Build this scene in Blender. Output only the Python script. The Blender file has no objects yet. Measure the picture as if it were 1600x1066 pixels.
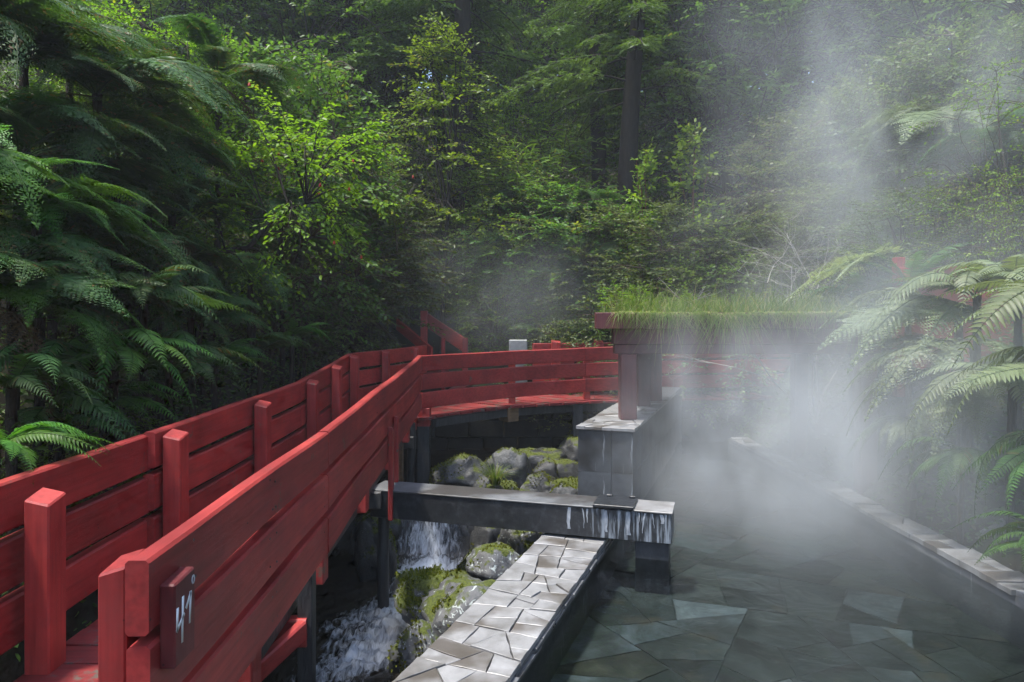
import bpy, bmesh, math, random
import numpy as np
from mathutils import Vector, Matrix, noise

R = math.radians
scene = bpy.context.scene
col = scene.collection

# ------------------------------------------------------------------ camera, sky, sun, exposure
CAM_Z, FPX = 2.25, 1067.0          # eye height over the pool coping, focal length in photo pixels
cam_d = bpy.data.cameras.new('camera')
cam = bpy.data.objects.new('camera', cam_d); col.objects.link(cam)
cam.location = (0, 0, CAM_Z); cam.rotation_euler = (R(90), 0, 0)
cam_d.sensor_width = 36.0; cam_d.lens = 36.0 * FPX / 1600.0
cam_d.shift_y = -33.0 / 1600.0
cam_d.clip_start = 0.05; cam_d.clip_end = 500
scene.camera = cam

SUN_FROM = Vector((-0.32, -0.14, 1.0)).normalized()     # direction towards the sun
world = bpy.data.worlds.new('World'); scene.world = world; world.use_nodes = True
wn = world.node_tree.nodes; wl = world.node_tree.links
sky = wn.new('ShaderNodeTexSky'); sky.sky_type = 'NISHITA'; sky.sun_disc = False
sky.sun_elevation = math.asin(SUN_FROM.z)
sky.sun_rotation = math.atan2(SUN_FROM.x, SUN_FROM.y) % (2 * math.pi)
sky.air_density = 1.0; sky.dust_density = 1.6; sky.ozone_density = 1.4
bg = wn['Background']; bg.inputs['Strength'].default_value = 0.15
wl.new(sky.outputs[0], bg.inputs['Color'])
sun_d = bpy.data.lights.new('sun', 'SUN'); sun_d.energy = 2.7; sun_d.angle = R(5); sun_d.color = (1.0, 0.96, 0.88)
sun = bpy.data.objects.new('sun', sun_d); col.objects.link(sun)
sun.rotation_euler = (-SUN_FROM).to_track_quat('-Z', 'Y').to_euler()
vs = scene.view_settings
vs.view_transform = 'Standard'; vs.look = 'None'; vs.gamma = 1.0; vs.use_curve_mapping = False
vs.exposure = 1.62
scene.render.engine = 'CYCLES'
cy = scene.cycles
cy.use_denoising = True; cy.use_adaptive_sampling = True; cy.adaptive_threshold = 0.02; cy.adaptive_min_samples = 24
try: cy.denoiser = 'OPENIMAGEDENOISE'
except Exception: pass
cy.max_bounces = 6; cy.diffuse_bounces = 3; cy.glossy_bounces = 2; cy.transmission_bounces = 3
cy.transparent_max_bounces = 8; cy.volume_bounces = 1
cy.volume_max_steps = 64; cy.volume_step_rate = 0.6
cy.sample_clamp_indirect = 4.0; cy.caustics_reflective = False; cy.caustics_refractive = False

random.seed(7); rng = np.random.default_rng(7)

# ------------------------------------------------------------------ helpers
def P(px, py, d):                     # reading of the photograph: where a pixel at distance d lies in the place
    return Vector(((px - 800) * d / FPX, d, CAM_Z - (py - 500) * d / FPX))

def tag(o, label=None, cat=None, group=None, kind=None):
    if label: o['label'] = label
    if cat: o['category'] = cat
    if group: o['group'] = group
    if kind: o['kind'] = kind
    return o

def empty(name, loc, label=None, cat=None, group=None, rz=0.0, s=1.0):
    o = bpy.data.objects.new(name, None); col.objects.link(o)
    o.location = loc; o.rotation_euler = (0, 0, rz); o.scale = (s, s, s) if not hasattr(s, '__len__') else s
    o.empty_display_size = 0.1
    return tag(o, label, cat, group)

def link(name, me, parent=None, loc=(0, 0, 0), rot=(0, 0, 0), s=1.0):
    o = bpy.data.objects.new(name, me); col.objects.link(o)
    if parent: o.parent = parent
    o.location = loc; o.rotation_euler = rot
    o.scale = (s, s, s) if not hasattr(s, '__len__') else s
    return o

def norm(a):
    a = np.asarray(a, float)
    return a / np.maximum(np.linalg.norm(a, axis=-1, keepdims=True), 1e-9)

class Q:
    """quad soup: tubes, leaves, boxes -> ONE mesh"""
    def __init__(s): s.V = []; s.F = []; s.T = []; s.n = 0
    def add(s, V, F, tint=0.5):
        V = np.asarray(V, float).reshape(-1, 3); F = np.asarray(F, int).reshape(-1, 4)
        s.V.append(V); s.F.append(F + s.n); s.n += len(V)
        t = np.broadcast_to(np.asarray(tint, float), (len(V),)); s.T.append(t)
    def tube(s, pts, rad, k=5, tint=0.5):
        pts = np.asarray(pts, float); n = len(pts)
        rad = np.broadcast_to(np.asarray(rad, float), (n,))
        T = norm(np.gradient(pts, axis=0))
        ref = np.array([0, 0, 1.0]) if abs(T[0][2]) < 0.9 else np.array([1.0, 0, 0])
        A = norm(np.cross(T, ref)); B = np.cross(T, A)
        an = np.linspace(0, 2 * np.pi, k, endpoint=False)
        V = pts[:, None] + rad[:, None, None] * (np.cos(an)[None, :, None] * A[:, None] + np.sin(an)[None, :, None] * B[:, None])
        F = []
        for i in range(n - 1):
            for j in range(k):
                F.append((i*k + j, i*k + (j+1) % k, (i+1)*k + (j+1) % k, (i+1)*k + j))
        s.add(V.reshape(-1, 3), F, tint)
    def inst(s, tv, tf, pos, X, N, size, width=1.0, tint=0.5):
        pos = np.asarray(pos, float).reshape(-1, 3); K = len(pos)
        if K == 0: return
        X = norm(np.broadcast_to(X, (K, 3))); N = np.broadcast_to(N, (K, 3))
        Y = norm(np.cross(N, X)); Z = np.cross(X, Y)
        size = np.broadcast_to(np.asarray(size, float), (K,)); width = np.broadcast_to(np.asarray(width, float), (K,))
        t = np.asarray(tv, float)
        V = pos[:, None] + size[:, None, None] * (t[None, :, 0:1] * X[:, None] + (width[:, None] * t[None, :, 1])[:, :, None] * Y[:, None] + t[None, :, 2:3] * Z[:, None])
        F = np.asarray(tf)[None] + (np.arange(K) * len(t))[:, None, None]
        tint = np.repeat(np.broadcast_to(np.asarray(tint, float), (K,)), len(t))
        s.add(V.reshape(-1, 3), F.reshape(-1, 4), tint)
    def box(s, c, size, rz=0.0, tint=0.5):
        c = np.asarray(c, float); h = np.asarray(size, float) / 2
        V = np.array([[x, y, z] for z in (-1, 1) for y in (-1, 1) for x in (-1, 1)]) * h
        ca, sa = math.cos(rz), math.sin(rz)
        V = np.stack([V[:, 0]*ca - V[:, 1]*sa, V[:, 0]*sa + V[:, 1]*ca, V[:, 2]], 1) + c
        s.add(V, [(0,2,3,1),(4,5,7,6),(0,1,5,4),(2,6,7,3),(0,4,6,2),(1,3,7,5)], tint)
    def mesh(s, name, mat, smooth=False):
        V = np.concatenate(s.V); F = np.concatenate(s.F); T = np.concatenate(s.T)
        me = bpy.data.meshes.new(name)
        me.vertices.add(len(V)); me.vertices.foreach_set('co', V.astype(np.float32).ravel())
        me.loops.add(len(F) * 4); me.loops.foreach_set('vertex_index', F.astype(np.int32).ravel())
        me.polygons.add(len(F)); me.polygons.foreach_set('loop_start', (np.arange(len(F)) * 4).astype(np.int32))
        if smooth: me.polygons.foreach_set('use_smooth', np.ones(len(F), bool))
        a = me.attributes.new('tint', 'FLOAT', 'POINT'); a.data.foreach_set('value', T.astype(np.float32))
        me.update(calc_edges=True); me.validate()
        me.materials.append(mat)
        return me

LEAF_V = [(0,0,0), (.3,.22,.05), (.68,.2,.04), (1,0,-.06), (.68,-.2,.04), (.3,-.22,.05)]
LEAF_F = [(0,1,2,3), (0,3,4,5)]
PINN_V = [(0,0,0), (.45,.17,0), (1,0,-.05), (.45,-.17,0)]
PINN_F = [(0,1,2,3)]
BLADE_V = [(0,.5,0),(0,-.5,0),(.5,-.42,.0),(.5,.42,.0),(1,.04,-.18),(1,-.04,-.18)]
BLADE_F = [(0,1,2,3),(3,2,5,4)]

# ------------------------------------------------------------------ materials
def new_mat(name):
    m = bpy.data.materials.new(name); m.use_nodes = True
    nt = m.node_tree; nt.nodes.clear()
    out = nt.nodes.new('ShaderNodeOutputMaterial')
    def N(t, **kw):
        n = nt.nodes.new(t)
        for k, v in kw.items():
            if k.startswith('i_'):
                key = k[2:]; key = int(key) if key.isdigit() else key.replace('_', ' ')
                n.inputs[key].default_value = v
            else: setattr(n, k, v)
        return n
    return m, nt, out, N, nt.links.new

def ramp(N, stops, interp='LINEAR'):
    r = N('ShaderNodeValToRGB'); cr = r.color_ramp; cr.interpolation = interp
    while len(cr.elements) < len(stops): cr.elements.new(0.5)
    for e, (p, c) in zip(cr.elements, stops):
        e.position = p; e.color = (*c, 1) if len(c) == 3 else c
    return r

def mixc(N, L, fac, a, b, mode='MIX'):
    n = N('ShaderNodeMix', data_type='RGBA', blend_type=mode)
    for sock, v in ((n.inputs[0], fac), (n.inputs[6], a), (n.inputs[7], b)):
        if hasattr(v, 'is_output'): L(v, sock)
        elif isinstance(v, (int, float)): sock.default_value = v
        else: sock.default_value = (*v, 1)
    return n.outputs[2]

def leaf_mat(name, dark, light, odd=None, trans=0.35, rough=0.45, spec=0.35, odd_at=0.93):
    m, nt, out, N, L = new_mat(name)
    at = N('ShaderNodeAttribute', attribute_name='tint')
    oi = N('ShaderNodeObjectInfo')
    stops = [(0.0, dark), (0.8, light)]
    if odd: stops += [(odd_at, light), (odd_at + 0.03, odd)]
    stops = [(p, (c[0] * 1.14, c[1] * 1.06, c[2] * .92)) for p, c in stops]
    r = ramp(N, stops); L(at.outputs['Fac'], r.inputs[0])
    hsv = N('ShaderNodeHueSaturation')
    mr = N('ShaderNodeMapRange'); mr.inputs[3].default_value = 0.80; mr.inputs[4].default_value = 1.2
    L(oi.outputs['Random'], mr.inputs[0]); L(mr.outputs[0], hsv.inputs['Value'])
    mh = N('ShaderNodeMapRange'); mh.inputs[3].default_value = 0.485; mh.inputs[4].default_value = 0.515
    L(oi.outputs['Random'], mh.inputs[0]); L(mh.outputs[0], hsv.inputs['Hue'])
    L(r.outputs[0], hsv.inputs['Color'])
    p = N('ShaderNodeBsdfPrincipled'); p.inputs['Roughness'].default_value = rough
    p.inputs['Specular IOR Level'].default_value = spec
    L(hsv.outputs[0], p.inputs['Base Color'])
    t = N('ShaderNodeBsdfTranslucent')
    tc = mixc(N, L, 1.0, hsv.outputs[0], (1.25, 1.3, 0.55), 'MULTIPLY'); L(tc, t.inputs['Color'])
    mx = N('ShaderNodeMixShader'); mx.inputs[0].default_value = trans
    L(p.outputs[0], mx.inputs[1]); L(t.outputs[0], mx.inputs[2]); L(mx.outputs[0], out.inputs[0])
    return m

def solid_mat(name, c1, c2, scale=6.0, rough=0.7, bump=0.3, stretch=(1, 1, 1), spec=0.4, detail=6, c3=None, c3at=0.7, bscale=None):
    m, nt, out, N, L = new_mat(name)
    tc = N('ShaderNodeTexCoord'); mp = N('ShaderNodeMapping'); mp.inputs['Scale'].default_value = stretch
    L(tc.outputs['Object'], mp.inputs[0])
    oi = N('ShaderNodeObjectInfo')
    ad = N('ShaderNodeVectorMath', operation='ADD'); L(mp.outputs[0], ad.inputs[0])
    ms = N('ShaderNodeMath', operation='MULTIPLY'); ms.inputs[1].default_value = 37.0; L(oi.outputs['Random'], ms.inputs[0]); L(ms.outputs[0], ad.inputs[1])
    nz = N('ShaderNodeTexNoise'); nz.inputs['Scale'].default_value = scale; nz.inputs['Detail'].default_value = detail; nz.inputs['Roughness'].default_value = 0.65
    L(ad.outputs[0], nz.inputs['Vector'])
    st = [(0.3, c1), (0.7, c2)]
    r = ramp(N, st); L(nz.outputs[0], r.inputs[0]); c = r.outputs[0]
    if c3:
        n2 = N('ShaderNodeTexNoise'); n2.inputs['Scale'].default_value = scale * 0.45; n2.inputs['Detail'].default_value = 8; n2.inputs['Roughness'].default_value = 0.7
        L(ad.outputs[0], n2.inputs['Vector'])
        r2 = ramp(N, [(c3at - 0.04, (0, 0, 0)), (c3at + 0.04, (1, 1, 1))]); L(n2.outputs[0], r2.inputs[0])
        c = mixc(N, L, r2.outputs[0], c, c3)
    hsv = N('ShaderNodeHueSaturation'); mr = N('ShaderNodeMapRange'); mr.inputs[3].default_value = 0.82; mr.inputs[4].default_value = 1.16
    L(oi.outputs['Random'], mr.inputs[0]); L(mr.outputs[0], hsv.inputs['Value']); L(c, hsv.inputs['Color'])
    p = N('ShaderNodeBsdfPrincipled'); p.inputs['Roughness'].default_value = rough; p.inputs['Specular IOR Level'].default_value = spec
    L(hsv.outputs[0], p.inputs['Base Color'])
    b = N('ShaderNodeBump'); b.inputs['Strength'].default_value = bump; b.inputs['Distance'].default_value = 0.02
    nb = N('ShaderNodeTexNoise'); nb.inputs['Scale'].default_value = bscale or scale * 3; nb.inputs['Detail'].default_value = 6
    L(ad.outputs[0], nb.inputs['Vector']); L(nb.outputs[0], b.inputs['Height']); L(b.outputs[0], p.inputs['Normal'])
    L(p.outputs[0], out.inputs[0])
    return m

def red_mat(name, base, dark, wood=(.11, .085, .06), wear=0.645, axis=1):
    m, nt, out, N, L = new_mat(name)
    tc = N('ShaderNodeTexCoord'); oi = N('ShaderNodeObjectInfo')
    ms = N('ShaderNodeMath', operation='MULTIPLY'); ms.inputs[1].default_value = 51.0; L(oi.outputs['Random'], ms.inputs[0])
    ad = N('ShaderNodeVectorMath', operation='ADD'); L(tc.outputs['Object'], ad.inputs[0]); L(ms.outputs[0], ad.inputs[1])
    n1 = N('ShaderNodeTexNoise'); n1.inputs['Scale'].default_value = 1.3; n1.inputs['Detail'].default_value = 7; n1.inputs['Roughness'].default_value = .62
    L(ad.outputs[0], n1.inputs['Vector'])
    r1 = ramp(N, [(.30, tuple(x * .62 for x in dark)), (.48, dark), (.66, base)]); L(n1.outputs[0], r1.inputs[0])
    sc = [22, 22, 22]; sc[axis] = 1.2
    mp = N('ShaderNodeMapping'); mp.inputs['Scale'].default_value = sc; L(ad.outputs[0], mp.inputs[0])
    g = N('ShaderNodeTexNoise'); g.inputs['Scale'].default_value = 1.6; g.inputs['Detail'].default_value = 5; L(mp.outputs[0], g.inputs['Vector'])
    rg = ramp(N, [(.33, (.74, .72, .72)), (.62, (1.05, 1.05, 1.05))]); L(g.outputs[0], rg.inputs[0])
    c = mixc(N, L, 1.0, r1.outputs[0], rg.outputs[0], 'MULTIPLY')
    n2 = N('ShaderNodeTexNoise'); n2.inputs['Scale'].default_value = 3.2; n2.inputs['Detail'].default_value = 10; n2.inputs['Roughness'].default_value = .72
    L(ad.outputs[0], n2.inputs['Vector'])
    r2 = ramp(N, [(wear - .015, (0, 0, 0)), (wear + .02, (1, 1, 1))]); L(n2.outputs[0], r2.inputs[0])
    c = mixc(N, L, r2.outputs[0], c, wood)
    n6 = N('ShaderNodeTexNoise'); n6.inputs['Scale'].default_value = 5.5; n6.inputs['Detail'].default_value = 11; n6.inputs['Roughness'].default_value = .75; n6.inputs['Distortion'].default_value = .5
    L(ad.outputs[0], n6.inputs['Vector']); r6 = ramp(N, [(.50, (0, 0, 0)), (.72, (.55, .55, .55))]); L(n6.outputs[0], r6.inputs[0])
    c = mixc(N, L, r6.outputs[0], c, tuple(x * .42 + .018 for x in base))
    # dark nail holes and chips
    v = N('ShaderNodeTexVoronoi'); v.inputs['Scale'].default_value = 7.0; L(ad.outputs[0], v.inputs['Vector'])
    rv = ramp(N, [(.03, (1, 1, 1)), (.05, (0, 0, 0))]); L(v.outputs['Distance'], rv.inputs[0])
    c = mixc(N, L, rv.outputs[0], c, (.03, .012, .012))
    hsv = N('ShaderNodeHueSaturation'); mr = N('ShaderNodeMapRange'); mr.inputs[3].default_value = .86; mr.inputs[4].default_value = 1.14
    L(oi.outputs['Random'], mr.inputs[0]); L(mr.outputs[0], hsv.inputs['Value']); L(c, hsv.inputs['Color'])
    p = N('ShaderNodeBsdfPrincipled'); p.inputs['Roughness'].default_value = .5; p.inputs['Specular IOR Level'].default_value = .35
    L(hsv.outputs[0], p.inputs['Base Color'])
    b = N('ShaderNodeBump'); b.inputs['Strength'].default_value = .25; b.inputs['Distance'].default_value = .006
    L(g.outputs[0], b.inputs['Height']); L(b.outputs[0], p.inputs['Normal']); L(p.outputs[0], out.inputs[0])
    return m

M = {}
RED, REDD = (.38, .046, .038), (.27, .029, .027)
M['red_y'] = red_mat('red_paint', RED, REDD, axis=1)
M['red_x'] = red_mat('red_paint_across', RED, REDD, axis=0)
M['red_z'] = red_mat('red_paint_upright', RED, REDD, axis=2)
M['red_deck'] = red_mat('red_paint_worn', (.25, .034, .032), (.19, .024, .025), wood=(.10, .085, .07), wear=.56, axis=0)
M['maroon'] = red_mat('maroon_paint', (.20, .034, .033), (.12, .020, .022), wood=(.25, .12, .09), wear=.66, axis=2)
M['brown_red'] = red_mat('weathered_brown_red', (.16, .045, .04), (.10, .03, .03), wear=.64, axis=2)
M['white_paint'] = solid_mat('white_paint', (.72, .74, .76), (.82, .83, .84), 30, .6, .1)
M['dark_wood'] = solid_mat('dark_wet_wood', (.018, .018, .02), (.05, .05, .05), 5, .55, .5, (4, 4, .7), c3=(.03, .045, .015))
M['raw_wood'] = solid_mat('raw_wood', (.10, .06, .03), (.2, .12, .06), 7, .7, .4, (1, 4, 4))
M['steel'] = solid_mat('blackened_channel', (.012, .014, .017), (.035, .038, .043), 9, .38, .25, (1, 1, .5))
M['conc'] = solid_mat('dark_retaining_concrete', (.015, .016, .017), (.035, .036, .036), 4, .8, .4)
M['soil'] = solid_mat('forest_soil', (.012, .010, .006), (.035, .028, .016), 2.5, .95, .8, c3=(.02, .03, .008), c3at=.55)
M['bark'] = solid_mat('dark_bark', (.008, .006, .005), (.030, .021, .017), 7, .9, .9, (3, 3, .5))
M['twig'] = solid_mat('brown_twig', (.03, .02, .013), (.08, .055, .035), 9, .8, .4, (3, 3, .6))
M['pale_twig'] = solid_mat('pale_bare_twig', (.28, .26, .24), (.42, .40, .37), 9, .8, .3)
M['fernstem'] = solid_mat('fern_trunk', (.010, .008, .006), (.04, .028, .018), 14, .95, 1.0)
M['red_stem'] = solid_mat('reddish_stem', (.10, .035, .02), (.16, .06, .035), 9, .7, .2)
M['fern'] = leaf_mat('fern_green', (.028, .070, .024), (.064, .132, .044), (.15, .11, .05), .36, spec=.2, odd_at=.9)
M['fern_fresh'] = leaf_mat('fern_fresh_green', (.034, .10, .020), (.076, .19, .036), None, .4, spec=.2)
M['fern_steam_tint'] = leaf_mat('fern_steam_tint_green', (.072, .108, .062), (.145, .19, .115), None, .32, spec=.3)  # the steam's whitening is put into this frond colour, paler and greyer
M['fern_dead'] = leaf_mat('fern_withered', (.05, .035, .022), (.11, .075, .045), None, .2, spec=.2)
M['shrub'] = leaf_mat('shrub_green', (.045, .10, .026), (.105, .20, .044), (.18, .2, .035), .46)
M['olive'] = leaf_mat('olive_shrub_green', (.065, .12, .028), (.14, .22, .046), (.22, .22, .05), .46)
M['lime'] = leaf_mat('lime_leaf_green', (.075, .16, .014), (.17, .29, .026), (.26, .29, .025), .48)
M['dull'] = leaf_mat('dull_grey_green', (.06, .10, .045), (.125, .185, .08), None, .44)
M['conifer'] = leaf_mat('conifer_green', (.042, .084, .030), (.085, .155, .048), None, .46, spec=.2)
M['tree'] = leaf_mat('tree_green', (.042, .10, .022), (.10, .195, .040), (.17, .2, .04), .5)
M['under'] = leaf_mat('undergrowth_green', (.034, .075, .020), (.09, .165, .040), (.12, .10, .05), .42)
M['grass'] = leaf_mat('roof_grass', (.07, .145, .028), (.165, .26, .06), (.32, .31, .19), .44, odd_at=.83)
M['moss'] = leaf_mat('moss_green', (.035, .05, .004), (.125, .14, .012), None, .2, rough=.9, spec=.1)
M['sunlight_tint_leaf'] = leaf_mat('sunlight_tint_frond', (.24, .32, .22), (.36, .44, .31), None, .3, rough=.4, spec=.5)  # strong sunlight put into the leaf colour, far paler than other fronds
M['red_flower'] = leaf_mat('red_flower', (.20, .010, .015), (.30, .014, .022), None, .2)

def slate_mat(name, c1, c2, rough, wet=.5, streak=False, mottle=False, var=.2):
    m, nt, out, N, L = new_mat(name)
    tc = N('ShaderNodeTexCoord'); oi = N('ShaderNodeObjectInfo')
    ms = N('ShaderNodeMath', operation='MULTIPLY'); ms.inputs[1].default_value = 23.0; L(oi.outputs['Random'], ms.inputs[0])
    ad = N('ShaderNodeVectorMath', operation='ADD'); L(tc.outputs['Object'], ad.inputs[0]); L(ms.outputs[0], ad.inputs[1])
    n1 = N('ShaderNodeTexNoise'); n1.inputs['Scale'].default_value = 3.0; n1.inputs['Detail'].default_value = 9; n1.inputs['Roughness'].default_value = .68; n1.inputs['Distortion'].default_value = .6
    L(ad.outputs[0], n1.inputs['Vector'])
    r = ramp(N, [(.3, c1), (.7, c2)]); L(n1.outputs[0], r.inputs[0]); c = r.outputs[0]
    # brownish darker patches
    n3 = N('ShaderNodeTexNoise'); n3.inputs['Scale'].default_value = 1.4; n3.inputs['Detail'].default_value = 4; L(ad.outputs[0], n3.inputs['Vector'])
    r3 = ramp(N, [(.50, (0, 0, 0)), (.62, (.85, .85, .85))]); L(n3.outputs[0], r3.inputs[0])
    c = mixc(N, L, r3.outputs[0], c, tuple(x * .42 * f for x, f in zip(c1, (1.2, 1.0, .8))))
    if streak:      # lime runs down the faces
        mp = N('ShaderNodeMapping'); mp.inputs['Scale'].default_value = (9, 9, .8); L(tc.outputs['Object'], mp.inputs[0])
        n2 = N('ShaderNodeTexNoise'); n2.inputs['Scale'].default_value = 1.5; n2.inputs['Detail'].default_value = 6; n2.inputs['Roughness'].default_value = .6; L(mp.outputs[0], n2.inputs['Vector'])
        r2 = ramp(N, [(.64, (0, 0, 0)), (.74, (.65, .65, .65))]); L(n2.outputs[0], r2.inputs[0])
        c = mixc(N, L, r2.outputs[0], c, (.42, .45, .48))
    if mottle:      # algae and silt lying across the joints
        ge = N('ShaderNodeNewGeometry'); n4 = N('ShaderNodeTexNoise'); n4.inputs['Scale'].default_value = 1.7; n4.inputs['Detail'].default_value = 9; n4.inputs['Roughness'].default_value = .72; n4.inputs['Distortion'].default_value = 1.2; L(ge.outputs['Position'], n4.inputs['Vector'])
        r4 = ramp(N, [(.40, (0, 0, 0)), (.60, (.8, .8, .8))]); L(n4.outputs[0], r4.inputs[0]); c = mixc(N, L, r4.outputs[0], c, (.026, .034, .027))
        n5 = N('ShaderNodeTexNoise'); n5.inputs['Scale'].default_value = 3.1; n5.inputs['Detail'].default_value = 7; L(ge.outputs['Position'], n5.inputs['Vector'])
        r5 = ramp(N, [(.60, (0, 0, 0)), (.70, (.6, .6, .6))]); L(n5.outputs[0], r5.inputs[0]); c = mixc(N, L, r5.outputs[0], c, (.075, .062, .040))
    hsv = N('ShaderNodeHueSaturation'); mr = N('ShaderNodeMapRange'); mr.inputs[3].default_value = 1 - var; mr.inputs[4].default_value = 1 + var
    L(oi.outputs['Random'], mr.inputs[0]); L(mr.outputs[0], hsv.inputs['Value']); L(c, hsv.inputs['Color'])
    p = N('ShaderNodeBsdfPrincipled'); p.inputs['Specular IOR Level'].default_value = wet
    L(hsv.outputs[0], p.inputs['Base Color'])
    rr = N('ShaderNodeMapRange'); rr.inputs[3].default_value = rough - .12; rr.inputs[4].default_value = rough + .2
    L(n1.outputs[0], rr.inputs[0]); L(rr.outputs[0], p.inputs['Roughness'])
    b = N('ShaderNodeBump'); b.inputs['Strength'].default_value = .35; b.inputs['Distance'].default_value = .012
    nb = N('ShaderNodeTexNoise'); nb.inputs['Scale'].default_value = 9; nb.inputs['Detail'].default_value = 8; L(ad.outputs[0], nb.inputs['Vector'])
    L(nb.outputs[0], b.inputs['Height']); L(b.outputs[0], p.inputs['Normal']); L(p.outputs[0], out.inputs[0])
    return m
M['slate'] = slate_mat('pale_wet_slate', (.12, .118, .114), (.285, .285, .29), .34, .7, var=.10)
M['slate_dark'] = slate_mat('dark_slate_cladding', (.030, .034, .038), (.070, .075, .082), .42, .5, True)
M['slate_edge'] = slate_mat('split_slate_edge', (.05, .052, .056), (.13, .135, .14), .45, .5)
M['floor_a'] = slate_mat('pool_floor_green', (.030, .037, .034), (.078, .086, .078), .6, .2, mottle=True)
M['floor_b'] = slate_mat('pool_floor_blue', (.075, .09, .095), (.15, .17, .172), .6, .2, mottle=True)
M['floor_c'] = slate_mat('pool_floor_tan', (.04, .042, .030), (.11, .105, .078), .6, .2, mottle=True)
M['floor_d'] = slate_mat('pool_floor_dark', (.020, .025, .024), (.055, .062, .058), .6, .2, mottle=True)

def rock_mat(name, moss_amount, lichen=.62, gcol=((.045, .047, .05), (.12, .12, .12))):
    m, nt, out, N, L = new_mat(name)
    tc = N('ShaderNodeTexCoord'); ge = N('ShaderNodeNewGeometry'); oi = N('ShaderNodeObjectInfo')
    ms = N('ShaderNodeMath', operation='MULTIPLY'); ms.inputs[1].default_value = 29.0; L(oi.outputs['Random'], ms.inputs[0])
    ad = N('ShaderNodeVectorMath', operation='ADD'); L(tc.outputs['Object'], ad.inputs[0]); L(ms.outputs[0], ad.inputs[1])
    n1 = N('ShaderNodeTexNoise'); n1.inputs['Scale'].default_value = 5; n1.inputs['Detail'].default_value = 9; n1.inputs['Roughness'].default_value = .7; L(ad.outputs[0], n1.inputs['Vector'])
    r = ramp(N, [(.3, gcol[0]), (.7, gcol[1])]); L(n1.outputs[0], r.inputs[0]); c = r.outputs[0]
    v = N('ShaderNodeTexNoise'); v.inputs['Scale'].default_value = 7; v.inputs['Detail'].default_value = 7; v.inputs['Roughness'].default_value = .6; v.inputs['Distortion'].default_value = .8; L(ad.outputs[0], v.inputs['Vector'])
    rv = ramp(N, [(lichen - .02, (0, 0, 0)), (lichen + .02, (1, 1, 1))]); L(v.outputs[0], rv.inputs[0])
    c = mixc(N, L, rv.outputs[0], c, (.40, .44, .42))
    n2 = N('ShaderNodeTexNoise'); n2.inputs['Scale'].default_value = 2.6; n2.inputs['Detail'].default_value = 6; L(ad.outputs[0], n2.inputs['Vector'])
    sx = N('ShaderNodeSeparateXYZ'); L(ge.outputs['Normal'], sx.inputs[0])
    a1 = N('ShaderNodeMath', operation='MULTIPLY_ADD'); a1.inputs[1].default_value = .35; L(sx.outputs['Z'], a1.inputs[0]); L(n2.outputs[0], a1.inputs[2])
    t = 1.0 - moss_amount
    rm = ramp(N, [(t - .03, (0, 0, 0)), (t + .05, (1, 1, 1))]); L(a1.outputs[0], rm.inputs[0])
    nm = N('ShaderNodeTexNoise'); nm.inputs['Scale'].default_value = 26; nm.inputs['Detail'].default_value = 4; L(ad.outputs[0], nm.inputs['Vector'])
    rmc = ramp(N, [(.35, (.022, .034, .004)), (.65, (.085, .10, .010))]); L(nm.outputs[0], rmc.inputs[0])
    c = mixc(N, L, rm.outputs[0], c, rmc.outputs[0])
    p = N('ShaderNodeBsdfPrincipled'); p.inputs['Specular IOR Level'].default_value = .45; L(c, p.inputs['Base Color'])
    rr = N('ShaderNodeMapRange'); rr.inputs[3].default_value = .42; rr.inputs[4].default_value = .95; L(rm.outputs[0], rr.inputs[0]); L(rr.outputs[0], p.inputs['Roughness'])
    b = N('ShaderNodeBump'); b.inputs['Strength'].default_value = .7; b.inputs['Distance'].default_value = .02
    nb = N('ShaderNodeTexNoise'); nb.inputs['Scale'].default_value = 16; nb.inputs['Detail'].default_value = 8; nb.inputs['Roughness'].default_value = .7; L(ad.outputs[0], nb.inputs['Vector'])
    L(nb.outputs[0], b.inputs['Height']); L(b.outputs[0], p.inputs['Normal']); L(p.outputs[0], out.inputs[0])
    return m
M['rock'] = rock_mat('lichen_rock', .24, .60)
M['rock_moss'] = rock_mat('mossy_rock', .36, .61)
M['rock_wet'] = rock_mat('wet_dark_rock', .22, .72, ((.018, .019, .02), (.05, .05, .05)))
M['rock_pale'] = rock_mat('pale_grey_rock', .10, .70, ((.16, .17, .17), (.26, .27, .27)))
M['rock_grey'] = rock_mat('grey_ledge_rock', .16, .72, ((.028, .030, .032), (.075, .078, .08)))
M['rock_blue'] = rock_mat('blue_grey_rock', .02, .80, ((.20, .25, .36), (.34, .40, .52)))

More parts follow.
